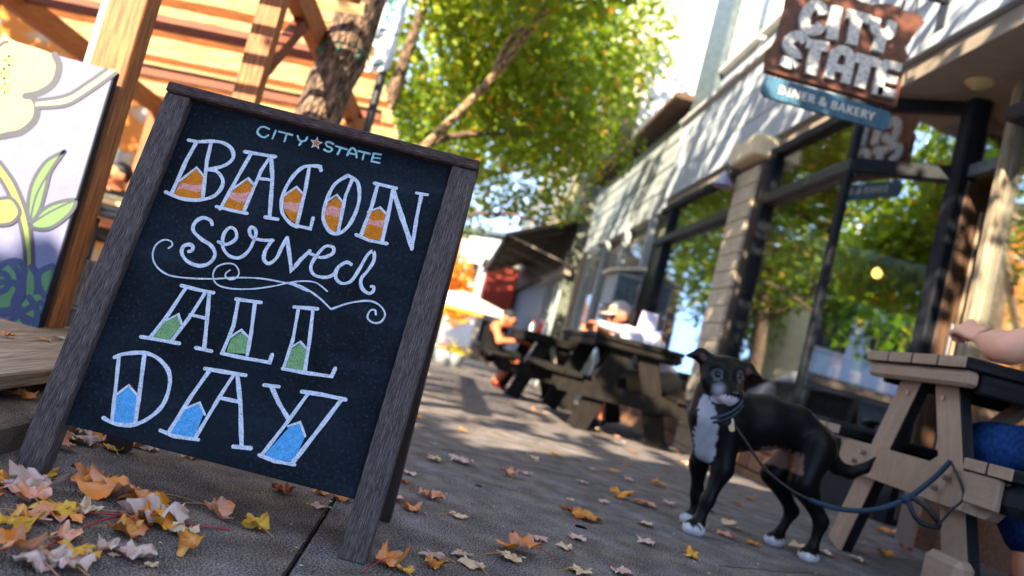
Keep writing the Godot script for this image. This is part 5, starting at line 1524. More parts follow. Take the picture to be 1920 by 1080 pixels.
func build_dog() -> void:
	var o := Vector3(1.15, 0, -2.55)
	var d := thing("dog", "black dog with white chest and paws, standing leashed beside the near picnic table", "dog", o)
	var f := Flesh.new(); f.cell = 0.0085; f.k = 95.0
	var fl := Vector3(1, 1, 1.22)
	var P := func(x: float, y: float, z: float) -> Vector3: return Vector3(x, y, z)
	f.bone(Vector3(1.005, 0.368, -2.545), 0.098, Vector3(1.13, 0.405, -2.55), 0.088, fl)
	f.bone(Vector3(1.13, 0.405, -2.55), 0.088, Vector3(1.245, 0.418, -2.56), 0.070, fl)
	f.bone(Vector3(1.245, 0.418, -2.56), 0.070, Vector3(1.325, 0.375, -2.565), 0.068, fl)
	f.bone(Vector3(1.02, 0.40, -2.545), 0.07, Vector3(1.10, 0.43, -2.55), 0.06)
	f.bone(Vector3(0.930, 0.375, -2.52), 0.068, Vector3(0.952, 0.28, -2.53), 0.052)
	f.bone(Vector3(0.930, 0.450, -2.525), 0.066, Vector3(0.940, 0.38, -2.525), 0.070)
	f.bone(Vector3(1.0, 0.415, -2.54), 0.070, Vector3(0.935, 0.50, -2.505), 0.052)
	f.chain([P.call(0.99, 0.36, -2.495), P.call(0.998, 0.225, -2.478), P.call(0.968, 0.115, -2.467), P.call(0.952, 0.042, -2.460)], [0.052, 0.031, 0.0185, 0.017])
	f.chain([P.call(0.97, 0.34, -2.595), P.call(0.965, 0.21, -2.612), P.call(0.986, 0.105, -2.62), P.call(0.996, 0.036, -2.62)], [0.047, 0.029, 0.018, 0.0165])
	f.chain([P.call(1.318, 0.365, -2.525), P.call(1.285, 0.245, -2.500), P.call(1.374, 0.135, -2.492), P.call(1.362, 0.036, -2.490)], [0.068, 0.044, 0.0195, 0.016])
	f.chain([P.call(1.30, 0.35, -2.60), P.call(1.235, 0.24, -2.615), P.call(1.338, 0.128, -2.63), P.call(1.306, 0.036, -2.63)], [0.062, 0.040, 0.0185, 0.0155])
	for q in [[0.952, 0.018, -2.460, -1.0, 0.2], [0.996, 0.017, -2.620, -1.0, 0.1], [1.362, 0.017, -2.490, -0.8, 0.5], [1.306, 0.017, -2.630, -0.9, 0.4]]:
		var c := Vector3(q[0], q[1], q[2]); var dir := Vector3(q[3], 0, q[4]).normalized(); var sd := Vector3(-dir.z, 0, dir.x)
		f.bone(c, 0.015, c + dir * 0.02, 0.014)
		for k in 4:
			var a := c + dir * (0.030 if k in [1, 2] else 0.024) + sd * (k - 1.5) * 0.0115
			f.bone(c + sd * (k - 1.5) * 0.006, 0.008, a, 0.0072)
	f.chain([P.call(1.355, 0.405, -2.56), P.call(1.385, 0.348, -2.56), P.call(1.42, 0.318, -2.558), P.call(1.47, 0.312, -2.555), P.call(1.515, 0.340, -2.55), P.call(1.545, 0.386, -2.55)], [0.030, 0.024, 0.020, 0.018, 0.013, 0.005])
	var s := Shape.new()
	f.add_to(s, dog_tint)
	# head, on a finer grid
	var h := Flesh.new(); h.cell = 0.0042; h.k = 170.0
	h.bone(Vector3(0.905, 0.535, -2.505), 0.050, Vector3(0.957, 0.542, -2.505), 0.050)
	h.bone(Vector3(0.930, 0.540, -2.49), 0.048, Vector3(0.934, 0.526, -2.462), 0.036)
	h.bone(Vector3(0.895, 0.497, -2.487), 0.036, Vector3(0.914, 0.474, -2.455), 0.028)
	h.bone(Vector3(0.966, 0.505, -2.487), 0.036, Vector3(0.957, 0.480, -2.455), 0.028)
	h.bone(Vector3(0.933, 0.502, -2.465), 0.034, Vector3(0.941, 0.465, -2.400), 0.0235)
	h.bone(Vector3(0.928, 0.468, -2.455), 0.028, Vector3(0.940, 0.449, -2.408), 0.0165)
	h.bone(Vector3(0.925, 0.490, -2.50), 0.046, Vector3(0.93, 0.440, -2.505), 0.050)
	h.bone(Vector3(0.884, 0.545, -2.458), 0.010, Vector3(0.900, 0.546, -2.452), 0.011)
	h.bone(Vector3(0.960, 0.556, -2.458), 0.010, Vector3(0.976, 0.555, -2.460), 0.011)
	var ear := Vector3(1, 1, 1.7)
	h.bone(Vector3(0.876, 0.558, -2.508), 0.026, Vector3(0.846, 0.572, -2.505), 0.022, ear)
	h.bone(Vector3(0.846, 0.572, -2.505), 0.022, Vector3(0.793, 0.558, -2.486), 0.005, ear)
	h.bone(Vector3(0.984, 0.558, -2.505), 0.026, Vector3(1.013, 0.564, -2.503), 0.022, ear)
	h.bone(Vector3(1.013, 0.564, -2.503), 0.022, Vector3(1.055, 0.548, -2.480), 0.005, ear)
	h.add_to(s, head_tint)
	for i in s.v.size(): s.v[i] -= o
	part("body", s.done(), M.fur, d)
	# eyes, nose
	for e in [Vector3(0.897, 0.522, -2.4435), Vector3(0.968, 0.533, -2.4455)]:
		s = Shape.new(); s.lathe([Vector2(0, -0.0075), Vector2(0.005, -0.0055), Vector2(0.0075, 0), Vector2(0.005, 0.0055), Vector2(0, 0.0075)], e - o, 12)
		part("eye", s.done(), mat(Color(0.10, 0.06, 0.04), 0.06), d)
	s = Shape.new(); s.lathe([Vector2(0, -0.009), Vector2(0.009, -0.006), Vector2(0.0125, 0.001), Vector2(0.010, 0.007), Vector2(0, 0.009)], Vector3(0.9435, 0.4745, -2.379) - o, 14)
	part("nose", s.done(), mat(Color(0.05, 0.05, 0.055), 0.25), d)
	# collar and tag
	var ax := Vector3(-0.065, 0.085, 0.035).normalized()
	for q in [[Vector3(0.938, 0.428, -2.524), 0.090, Color(0.04, 0.16, 0.24), 0.006], [Vector3(0.944, 0.415, -2.527), 0.091, Color(0.05, 0.055, 0.07), 0.007]]:
		var u: Vector3 = ax.cross(Vector3(0, 0, 1)).normalized(); var w: Vector3 = ax.cross(u)
		var ring := []
		for i in 25: ring.append(q[0] - o + (u * cos(TAU * i / 24.0) + w * sin(TAU * i / 24.0)) * q[1])
		part("collar", tubem(ring, [q[3]], 6), mat(q[2], 0.6), d)
	s = Shape.new(); s.tf = Transform3D(Basis(Vector3.UP, 0.3), Vector3(0.978, 0.366, -2.432) - o)
	var disc := PackedVector2Array()
	for i in 14: disc.append(Vector2(cos(TAU * i / 14.0), sin(TAU * i / 14.0)) * 0.013)
	s.slab(disc, -0.0012, 0.0012)
	part("tag", s.done(), mat(Color(0.80, 0.70, 0.52), 0.35), d)
	s = Shape.new(); s.tube([Vector3(0.975, 0.395, -2.446) - o, Vector3(0.980, 0.378, -2.436) - o], [0.006, 0.005], 8)
	part("ring", s.done(), M.steel, d)
	# leash
	var l := thing("leash", "blue rope leash from the dog's collar to the near picnic table's bench beam", "leash")
	var way := smooth3([Vector3(0.980, 0.380, -2.438), Vector3(1.03, 0.335, -2.425), Vector3(1.10, 0.272, -2.42), Vector3(1.19, 0.226, -2.41), Vector3(1.285, 0.203, -2.40), Vector3(1.38, 0.203, -2.385), Vector3(1.47, 0.228, -2.37), Vector3(1.545, 0.285, -2.345), Vector3(1.60, 0.365, -2.32), Vector3(1.632, 0.440, -2.295)], 6)
	var rope := []
	s = Shape.new(); s.tube(way.slice(0, 24), [0.0045], 7); part("thin_cord", s.done(), M.charcoal, l)
	s = Shape.new(); s.tube(way.slice(23), [0.0085], 9); part("rope", s.done(), M.rope, l)
	s = Shape.new(); s.tube(smooth3([Vector3(1.545, 0.290, -2.345), Vector3(1.552, 0.272, -2.325), Vector3(1.565, 0.245, -2.31), Vector3(1.595, 0.228, -2.30), Vector3(1.635, 0.235, -2.29), Vector3(1.612, 0.255, -2.28), Vector3(1.585, 0.28, -2.29), Vector3(1.56, 0.298, -2.335)], 5), [0.008], 8); part("loop", s.done(), mat(Color(0.05, 0.07, 0.10), 0.7), l)
	s = Shape.new(); s.lathe([Vector2(0, -0.016), Vector2(0.014, -0.01), Vector2(0.018, 0), Vector2(0.014, 0.01), Vector2(0, 0.016)], Vector3(1.547, 0.287, -2.343), 10); part("knot", s.done(), M.rope, l)
	s = Shape.new(); s.tube(smooth3([Vector3(1.632, 0.440, -2.295), Vector3(1.645, 0.35, -2.225), Vector3(1.622, 0.295, -2.235), Vector3(1.612, 0.24, -2.26)], 5), [0.004], 6); part("tail_end", s.done(), M.charcoal, l)

# ================================================================ people
class Figure:
	var f := Flesh.new()
	var cols := []
	func limb(a: Vector3, ra: float, b: Vector3, rb: float, c: Color, s := Vector3.ONE) -> void:
		f.bone(a, ra, b, rb, s); cols.append(c)
	func tint(p: Vector3) -> Color:
		var best := 1e9
		var c := Color.WHITE
		for i in f.bones.size():
			var b: Array = f.bones[i]
			var ba: Vector3 = (b[2] - b[0])
			var t := clampf((p - b[0]).dot(ba) / maxf(ba.length_squared(), 1e-9), 0.0, 1.0)
			var d: float = (p - b[0] - ba * t).length() - lerpf(b[1], b[3], t)
			if d < best: best = d; c = cols[i]
		return c
	# a head: middle of the skull, where it looks
	func head(c: Vector3, look: Vector3, skin: Color) -> void:
		var r := look.cross(Vector3.UP).normalized()
		var u := r.cross(look)
		limb(c + u * 0.025 - look * 0.018, 0.078, c + u * 0.02 + look * 0.02, 0.072, skin)
		limb(c + look * 0.03 - u * 0.03, 0.058, c + look * 0.045 - u * 0.075, 0.036, skin)
		limb(c + look * 0.085 + u * 0.005, 0.009, c + look * 0.108 - u * 0.025, 0.012, skin.lightened(0.05))
		for s in [-1.0, 1.0]:
			limb(c + r * s * 0.080 + u * 0.01, 0.014, c + r * s * 0.082 - u * 0.02, 0.012, skin.darkened(0.08), Vector3.ONE)
			limb(c + look * 0.082 + r * s * 0.032 + u * 0.012, 0.009, c + look * 0.083 + r * s * 0.036 + u * 0.012, 0.009, Color(0.03, 0.02, 0.02))
		limb(c + look * 0.080 - r * 0.018 - u * 0.052, 0.007, c + look * 0.080 + r * 0.018 - u * 0.052, 0.007, skin.darkened(0.45))

# a hand with a palm, four bent fingers and a thumb; dir: along the fingers, up: the back of the hand, side: towards the thumb
func hand(f: Figure, wrist: Vector3, dir: Vector3, back: Vector3, curl: float, skin: Color, sgn := 1.0) -> void:
	var side := dir.cross(back).normalized() * sgn
	var palm := wrist + dir * 0.085
	for k in 4:
		var o := (1.5 - k) * 0.019
		f.limb(wrist + dir * 0.015 + side * o * 0.6, 0.014, palm + side * o, 0.0125, skin)
		var l: float = [0.040, 0.046, 0.042, 0.033][k]
		var d1 := (dir * cos(curl * 0.8) - back * sin(curl * 0.8)).normalized()
		var d2 := (dir * cos(curl * 1.9) - back * sin(curl * 1.9)).normalized()
		var d3 := (dir * cos(curl * 2.7) - back * sin(curl * 2.7)).normalized()
		var a := palm + side * o * 1.08
		var b := a + d1 * l; var c := b + d2 * l * 0.66; var e := c + d3 * l * 0.5
		f.limb(a, 0.0105, b, 0.0095, skin); f.limb(b, 0.0095, c, 0.0088, skin); f.limb(c, 0.0088, e, 0.0075, skin)
	var t0 := wrist + dir * 0.028 + side * 0.026
	var t1 := t0 + (dir * 0.6 + side * 0.7 - back * 0.35).normalized() * 0.042
	var t2 := t1 + (dir * 0.8 + side * 0.1 - back * 0.6).normalized() * 0.032
	f.limb(t0, 0.014, t1, 0.0115, skin); f.limb(t1, 0.0105, t2, 0.0085, skin)

func figure_mesh(f: Figure, hands: Array, cell: float, tint = null, at := Vector3.ZERO) -> ArrayMesh:
	var s := Shape.new()
	f.f.cell = cell; f.f.k = 70.0
	f.f.add_to(s, tint if tint != null else f.tint)
	for h in hands:
		h.f.cell = maxf(0.004, cell * 0.4); h.f.k = 260.0
		h.f.add_to(s, h.tint)
	for i in s.v.size(): s.v[i] -= at
	return s.done()

func build_people() -> void:
	var V := func(x: float, y: float, z: float) -> Vector3: return Vector3(x, y, z)
	var skin := lin(0.86, 0.62, 0.50)
	# the one at the near table: an arm on the table top, a leg under it
	var at := Vector3(2.2, 0, -2.0)
	var p := thing("person", "person in dark shirt and blue jeans, tattooed arm resting on the near table", "person", at)
	var f := Figure.new()
	var navy := lin(0.09, 0.13, 0.18); var jeans := lin(0.10, 0.25, 0.52)
	var jf := Figure.new()
	f.limb(V.call(2.15, 0.57, -1.97), 0.115, V.call(2.35, 0.57, -1.97), 0.115, jeans)
	jf.limb(V.call(2.15, 0.57, -1.97), 0.122, V.call(2.35, 0.57, -1.97), 0.123, jeans)
	f.limb(V.call(2.25, 0.62, -1.98), 0.13, V.call(2.25, 0.85, -2.04), 0.125, navy)
	f.limb(V.call(2.25, 0.85, -2.04), 0.13, V.call(2.25, 1.05, -2.10), 0.115, navy)
	f.limb(V.call(2.07, 1.10, -2.12), 0.066, V.call(2.42, 1.10, -2.10), 0.066, navy)
	f.limb(V.call(2.25, 1.13, -2.12), 0.055, V.call(2.24, 1.24, -2.15), 0.052, skin)
	f.head(V.call(2.23, 1.33, -2.19), V.call(-0.25, -0.12, -0.96).normalized(), skin)
	f.limb(V.call(2.06, 1.10, -2.12), 0.068, V.call(1.915, 0.985, -2.21), 0.066, navy)
	f.limb(V.call(1.925, 0.99, -2.205), 0.050, V.call(1.76, 0.835, -2.315), 0.043, skin)
	f.limb(V.call(1.76, 0.833, -2.315), 0.044, V.call(1.775, 0.845, -2.385), 0.046, skin)
	f.limb(V.call(1.775, 0.845, -2.385), 0.046, V.call(1.795, 0.872, -2.50), 0.028, skin)
	f.limb(V.call(2.42, 1.09, -2.10), 0.068, V.call(2.50, 0.97, -2.22), 0.06, navy)
	f.limb(V.call(2.50, 0.97, -2.22), 0.046, V.call(2.52, 0.83, -2.36), 0.042, skin)
	f.limb(V.call(2.52, 0.83, -2.36), 0.042, V.call(2.34, 0.83, -2.52), 0.027, skin)
	f.limb(V.call(2.15, 0.55, -2.0), 0.088, V.call(1.845, 0.52, -2.44), 0.063, jeans)
	jf.limb(V.call(2.15, 0.55, -2.0), 0.095, V.call(1.845, 0.52, -2.44), 0.071, jeans)
	f.limb(V.call(1.845, 0.515, -2.44), 0.063, V.call(1.945, 0.335, -2.375), 0.054, jeans)
	jf.limb(V.call(1.845, 0.515, -2.44), 0.070, V.call(1.945, 0.335, -2.375), 0.062, jeans)
	jf.limb(V.call(1.945, 0.335, -2.375), 0.060, V.call(1.968, 0.262, -2.352), 0.060, jeans)
	f.limb(V.call(1.945, 0.335, -2.375), 0.040, V.call(1.985, 0.17, -2.33), 0.031, skin)
	f.limb(V.call(1.985, 0.17, -2.33), 0.034, V.call(2.02, 0.06, -2.36), 0.030, skin)
	f.limb(V.call(2.02, 0.06, -2.36), 0.030, V.call(2.03, 0.03, -2.44), 0.020, skin)
	f.limb(V.call(2.35, 0.55, -2.0), 0.088, V.call(2.30, 0.52, -2.46), 0.063, jeans)
	jf.limb(V.call(2.35, 0.55, -2.0), 0.095, V.call(2.30, 0.52, -2.46), 0.071, jeans)
	f.limb(V.call(2.30, 0.515, -2.46), 0.062, V.call(2.33, 0.14, -2.40), 0.048, jeans)
	jf.limb(V.call(2.30, 0.515, -2.46), 0.069, V.call(2.33, 0.14, -2.40), 0.056, jeans)
	f.limb(V.call(2.33, 0.10, -2.40), 0.034, V.call(2.32, 0.03, -2.54), 0.024, skin)
	var tattoo := func(q: Vector3) -> Color:
		var c: Color = f.tint(q)
		if q.x > 1.80 and q.x < 1.93 and q.y > 0.87 and q.y < 1.02 and c.is_equal_approx(skin):
			var k := absf(dap.get_noise_3d(q.x * 26.0, q.y * 26.0, q.z * 26.0))
			if k < 0.16: return skin.lerp(lin(0.22, 0.20, 0.22), 0.75)
		return c
	var h := Figure.new()
	hand(h, V.call(1.795, 0.872, -2.495), V.call(-0.30, 0.42, -0.85).normalized(), V.call(-0.62, 0.62, 0.50).normalized(), 1.0, skin)
	var h2 := Figure.new()
	hand(h2, V.call(2.34, 0.83, -2.52), V.call(-0.85, -0.02, -0.5).normalized(), Vector3.UP, 0.35, skin, -1.0)
	part("body", figure_mesh(f, [h, h2], 0.0115, tattoo, at), M.skin, p)
	# folds at the knee and along the thigh
	for i in 7:
		var k := i / 6.0
		var a := Vector3(2.12, 0.56, -2.03).lerp(Vector3(1.86, 0.53, -2.42), k)
		jf.limb(a + Vector3(-0.03, 0.068 - 0.012 * k, 0.05 - 0.03 * (i % 2)), 0.009, a + Vector3(0.05, 0.060 - 0.012 * k, -0.03), 0.007, jeans)
	for i in 4: jf.limb(Vector3(1.80, 0.50 - i * 0.045, -2.40) + Vector3(0.022 * i, 0, 0.012 * i), 0.011, Vector3(1.88, 0.47 - i * 0.045, -2.36) + Vector3(0.022 * i, 0, 0.014 * i), 0.009, jeans)
	var fade := func(q: Vector3) -> Color: return lin(0.09, 0.19, 0.37).lerp(lin(0.17, 0.32, 0.54), clampf(0.35 + 0.9 * dap.get_noise_3d(q.x * 7.0, q.y * 7.0, q.z * 7.0), 0.0, 1.0))
	part("jeans", figure_mesh(jf, [], 0.011, fade, at), M.denim, p)
	var s := Shape.new(); s.lathe([Vector2(0.0, 0.105), Vector2(0.05, 0.092), Vector2(0.088, 0.045), Vector2(0.092, -0.01), Vector2(0.075, -0.06)], V.call(2.235, 1.335, -2.172) - at, 18)
	part("hair", s.done(), mat(Color(0.16, 0.11, 0.08), 0.7), p)
	var ring := []
	for i in 17: ring.append(V.call(1.792, 0.868, -2.478) - at + Vector3(cos(TAU * i / 16.0) * 0.031, sin(TAU * i / 16.0) * 0.031, sin(TAU * i / 16.0) * 0.006))
	part("bracelet", tubem(ring, [0.0025], 6), M.charcoal, p)
	# the one in a pale cap
	at = Vector3(1.9, -0.08, -6.45)
	p = thing("person", "person in white cap and pale shirt leaning over the table behind the dog", "person", at)
	f = Figure.new()
	var tone := lin(0.80, 0.50, 0.38); var pale := lin(0.62, 0.62, 0.67); var camo := lin(0.40, 0.36, 0.31)
	f.limb(V.call(1.93, 0.43, -6.34), 0.11, V.call(1.93, 0.43, -6.54), 0.11, camo)
	f.limb(V.call(1.90, 0.48, -6.44), 0.125, V.call(1.62, 0.70, -6.43), 0.12, pale)
	f.limb(V.call(1.55, 0.74, -6.26), 0.062, V.call(1.55, 0.74, -6.60), 0.062, pale)
	f.limb(V.call(1.52, 0.77, -6.42), 0.05, V.call(1.45, 0.83, -6.41), 0.05, lin(0.06, 0.06, 0.07))
	f.head(V.call(1.385, 0.895, -6.40), V.call(-0.80, -0.32, 0.50).normalized(), tone)
	f.limb(V.call(1.55, 0.74, -6.26), 0.06, V.call(1.40, 0.76, -6.02), 0.052, pale)
	f.limb(V.call(1.40, 0.755, -6.02), 0.045, V.call(1.22, 0.775, -6.22), 0.034, pale)
	f.limb(V.call(1.55, 0.74, -6.60), 0.06, V.call(1.46, 0.75, -6.80), 0.05, pale)
	f.limb(V.call(1.46, 0.745, -6.80), 0.042, V.call(1.26, 0.76, -6.58), 0.028, tone)
	f.limb(V.call(1.90, 0.42, -6.32), 0.090, V.call(1.31, 0.36, -6.14), 0.070, camo)
	f.limb(V.call(1.31, 0.35, -6.14), 0.060, V.call(1.325, 0.24, -6.15), 0.055, camo)
	f.limb(V.call(1.325, 0.24, -6.15), 0.044, V.call(1.345, 0.04, -6.16), 0.034, tone)
	f.limb(V.call(1.345, -0.02, -6.16), 0.042, V.call(1.22, -0.04, -6.13), 0.036, lin(0.10, 0.12, 0.20))
	f.limb(V.call(1.90, 0.42, -6.54), 0.088, V.call(1.42, 0.38, -6.62), 0.066, camo)
	f.limb(V.call(1.42, 0.37, -6.62), 0.055, V.call(1.50, -0.02, -6.62), 0.036, tone)
	f.limb(V.call(1.50, -0.03, -6.62), 0.042, V.call(1.38, -0.045, -6.62), 0.036, lin(0.10, 0.12, 0.20))
	h = Figure.new()
	hand(h, V.call(1.22, 0.775, -6.22), V.call(-0.6, 0.0, -0.8).normalized(), Vector3.UP, 0.5, tone)
	h2 = Figure.new()
	hand(h2, V.call(1.26, 0.76, -6.58), V.call(-0.8, 0.0, 0.6).normalized(), Vector3.UP, 0.5, tone, -1.0)
	part("body", figure_mesh(f, [h, h2], 0.014, null, at), M.cloth, p)
	s = Shape.new(); s.tf = Transform3D(Basis(Vector3(0.5, 0, 0.8).normalized(), 0.3), V.call(1.392, 0.925, -6.408) - at)
	s.lathe([Vector2(0.0, 0.10), Vector2(0.05, 0.09), Vector2(0.088, 0.05), Vector2(0.096, -0.005), Vector2(0.09, -0.01)], Vector3.ZERO, 18)
	s.box(Vector3(-0.095, 0.0, 0.058), Vector3(0.11, 0.012, 0.13), 0.004, Basis(Vector3.UP, 0.55))
	part("cap", s.done(), mat(Color(0.60, 0.58, 0.56), 0.8), p)
	# the one in a black tank top
	at = Vector3(0.66, -0.18, -10.0)
	p = thing("person", "person in black tank top and dark cap seated at the farthest table", "person", at)
	f = Figure.new()
	tone = lin(0.80, 0.46, 0.33); var blk := lin(0.05, 0.05, 0.065)
	f.limb(V.call(0.62, 0.24, -9.92), 0.115, V.call(0.62, 0.24, -10.1), 0.115, blk)
	f.limb(V.call(0.61, 0.28, -10.0), 0.125, V.call(0.60, 0.52, -10.0), 0.125, blk)
	f.limb(V.call(0.62, 0.58, -9.84), 0.058, V.call(0.62, 0.58, -10.16), 0.058, tone)
	f.limb(V.call(0.65, 0.60, -10.0), 0.048, V.call(0.70, 0.66, -10.0), 0.048, tone)
	f.head(V.call(0.76, 0.72, -9.98), V.call(0.85, -0.42, 0.3).normalized(), tone)
	f.limb(V.call(0.62, 0.57, -9.83), 0.05, V.call(0.70, 0.42, -9.74), 0.042, tone)
	f.limb(V.call(0.70, 0.42, -9.74), 0.042, V.call(0.98, 0.485, -9.80), 0.028, tone)
	f.limb(V.call(0.62, 0.57, -10.17), 0.05, V.call(0.74, 0.47, -10.26), 0.042, tone)
	f.limb(V.call(0.74, 0.47, -10.26), 0.04, V.call(1.0, 0.48, -10.15), 0.028, tone)
	for z in [-9.88, -10.12]:
		f.limb(V.call(0.64, 0.24, z), 0.085, V.call(1.0, 0.27, z), 0.062, blk)
		f.limb(V.call(1.0, 0.26, z), 0.055, V.call(0.80, -0.09, z), 0.036, tone)
		f.limb(V.call(0.80, -0.12, z), 0.038, V.call(0.90, -0.145, z), 0.03, lin(0.5, 0.15, 0.1))
	h = Figure.new()
	hand(h, V.call(0.98, 0.485, -9.80), V.call(1, 0.05, 0).normalized(), Vector3.UP, 0.5, tone, -1.0)
	h2 = Figure.new()
	hand(h2, V.call(1.0, 0.48, -10.15), V.call(0.95, 0, 0.3).normalized(), Vector3.UP, 0.5, tone)
	part("body", figure_mesh(f, [h, h2], 0.018, null, at), M.cloth, p)
	s = Shape.new(); s.tf = Transform3D(Basis(Vector3(0, 0, 1), -0.4), V.call(0.752, 0.75, -9.985) - at)
	s.lathe([Vector2(0.0, 0.098), Vector2(0.05, 0.09), Vector2(0.086, 0.05), Vector2(0.095, -0.005), Vector2(0.09, -0.01)], Vector3.ZERO, 18)
	s.box(Vector3(0.11, 0.0, 0.0), Vector3(0.10, 0.012, 0.14), 0.004)
	part("cap", s.done(), mat(Color(0.07, 0.08, 0.11), 0.8), p)
	# the one in the parklet
	at = Vector3(-2.95, 0.13, -6.6)
	p = thing("person", "person with short dark hair seated in the parklet behind the orange bench back", "person", at)
	f = Figure.new()
	tone = lin(0.82, 0.52, 0.38)
	f.limb(V.call(-2.87, 0.52, -6.62), 0.11, V.call(-3.03, 0.52, -6.62), 0.11, blk)
	f.limb(V.call(-2.95, 0.52, -6.62), 0.12, V.call(-2.95, 0.74, -6.60), 0.12, blk)
	f.limb(V.call(-2.79, 0.80, -6.60), 0.055, V.call(-3.11, 0.80, -6.60), 0.055, blk)
	f.limb(V.call(-2.95, 0.82, -6.60), 0.048, V.call(-2.95, 0.87, -6.58), 0.048, tone)
	f.head(V.call(-2.955, 0.965, -6.565), V.call(-0.55, -0.35, 0.75).normalized(), tone)
	for q in [-1.0, 1.0]:
		f.limb(V.call(-2.95 + q * 0.16, 0.79, -6.60), 0.05, V.call(-2.95 + q * 0.20, 0.56, -6.48), 0.042, blk)
		f.limb(V.call(-2.95 + q * 0.20, 0.56, -6.48), 0.04, V.call(-2.95 + q * 0.08, 0.58, -6.28), 0.03, tone)
		f.limb(V.call(-2.95 + q * 0.08, 0.51, -6.58), 0.085, V.call(-2.95 + q * 0.10, 0.52, -6.16), 0.06, lin(0.2, 0.22, 0.3))
		f.limb(V.call(-2.95 + q * 0.10, 0.51, -6.16), 0.055, V.call(-2.95 + q * 0.10, 0.20, -6.20), 0.04, lin(0.2, 0.22, 0.3))
		f.limb(V.call(-2.95 + q * 0.10, 0.18, -6.20), 0.04, V.call(-2.95 + q * 0.10, 0.165, -6.08), 0.033, blk)
	h = Figure.new(); hand(h, V.call(-3.03, 0.58, -6.28), V.call(0.3, 0.1, 0.9).normalized(), Vector3.UP, 0.5, tone)
	h2 = Figure.new(); hand(h2, V.call(-2.87, 0.58, -6.28), V.call(-0.3, 0.1, 0.9).normalized(), Vector3.UP, 0.5, tone, -1.0)
	part("body", figure_mesh(f, [h, h2], 0.014, null, at), M.cloth, p)
	s = Shape.new(); s.tf = Transform3D(Basis(Vector3(0.8, 0, 0.5).normalized(), -0.25), V.call(-2.945, 0.99, -6.58) - at)
	s.lathe([Vector2(0.0, 0.102), Vector2(0.05, 0.092), Vector2(0.088, 0.05), Vector2(0.094, 0.0), Vector2(0.082, -0.04)], Vector3.ZERO, 18)
	part("hair", s.done(), mat(Color(0.10, 0.07, 0.06), 0.7), p)

# ================================================================ things on the tables
func build_table_things() -> void:
	var y := 0.696
	var m := thing("menu_stand", "pale lavender folded menu stand on the table behind the dog", "menu", Vector3(1.56, y, -6.05), 0.25)
	part("menu_panel", boxm(Vector3(0.0, 0.135, 0.03), Vector3(0.145, 0.26, 0.004), 0.001, Basis(Vector3.RIGHT, -0.22)), mat(Color(0.80, 0.79, 0.92), 0.6), m)
	part("menu_panel", boxm(Vector3(0.0, 0.135, -0.03), Vector3(0.145, 0.26, 0.004), 0.001, Basis(Vector3.RIGHT, 0.22)), mat(Color(0.80, 0.79, 0.92), 0.6), m)
	part("menu_fold", boxm(Vector3(0.0, 0.13, 0.036), Vector3(0.147, 0.006, 0.006), 0.001, Basis(Vector3.RIGHT, -0.22)), mat(Color(0.62, 0.61, 0.76), 0.6), m)
	m = thing("napkin_box", "low pale napkin box beside the menu stand", "box", Vector3(1.44, y, -6.0), -0.1)
	part("box_body", boxm(Vector3(0, 0.045, 0), Vector3(0.16, 0.09, 0.12), 0.008), mat(Color(0.76, 0.76, 0.84), 0.6), m)
	part("napkins", boxm(Vector3(0, 0.095, 0), Vector3(0.10, 0.03, 0.05), 0.006), M.white, m)
	var jars := [[1.66, -5.98, 0.115, Color(0.92, 0.90, 0.80), "small cream", 0.022], [1.72, -6.08, 0.07, Color(0.80, 0.80, 0.88), "low glass", 0.03], [1.02, -8.55, 0.15, Color(0.85, 0.12, 0.10), "red", 0.028], [1.09, -8.62, 0.14, Color(0.90, 0.92, 0.90), "white", 0.026], [0.95, -8.66, 0.12, Color(0.88, 0.90, 0.92), "pale", 0.034]]
	for q in jars:
		var far: bool = q[1] < -8.0
		var j := thing("table_bottle", "%s bottle standing on the %s picnic table" % [q[4], "farthest" if far else "table behind the dog,"] if far else "%s bottle beside the menu stand on the table behind the dog" % q[4], "bottle", Vector3(q[0], 0.763 - 0.145 if far else y, q[1]), 0.0, "bottles on the picnic tables")
		var s := Shape.new(); var r: float = q[5]; var hh: float = q[2]
		s.lathe([Vector2(0, 0), Vector2(r, 0), Vector2(r, hh * 0.65), Vector2(r * 0.5, hh * 0.85), Vector2(r * 0.4, hh), Vector2(0, hh)], Vector3.ZERO, 14)
		part("bottle_body", s.done(), mat(q[3], 0.35), j)
		s = Shape.new(); s.lathe([Vector2(r * 0.5, hh * 0.86), Vector2(r * 0.5, hh * 1.06), Vector2(0, hh * 1.08)], Vector3.ZERO, 12)
		part("cap", s.done(), M.white if q[4] == "red" else mat(Color(0.85, 0.15, 0.12), 0.4), j)

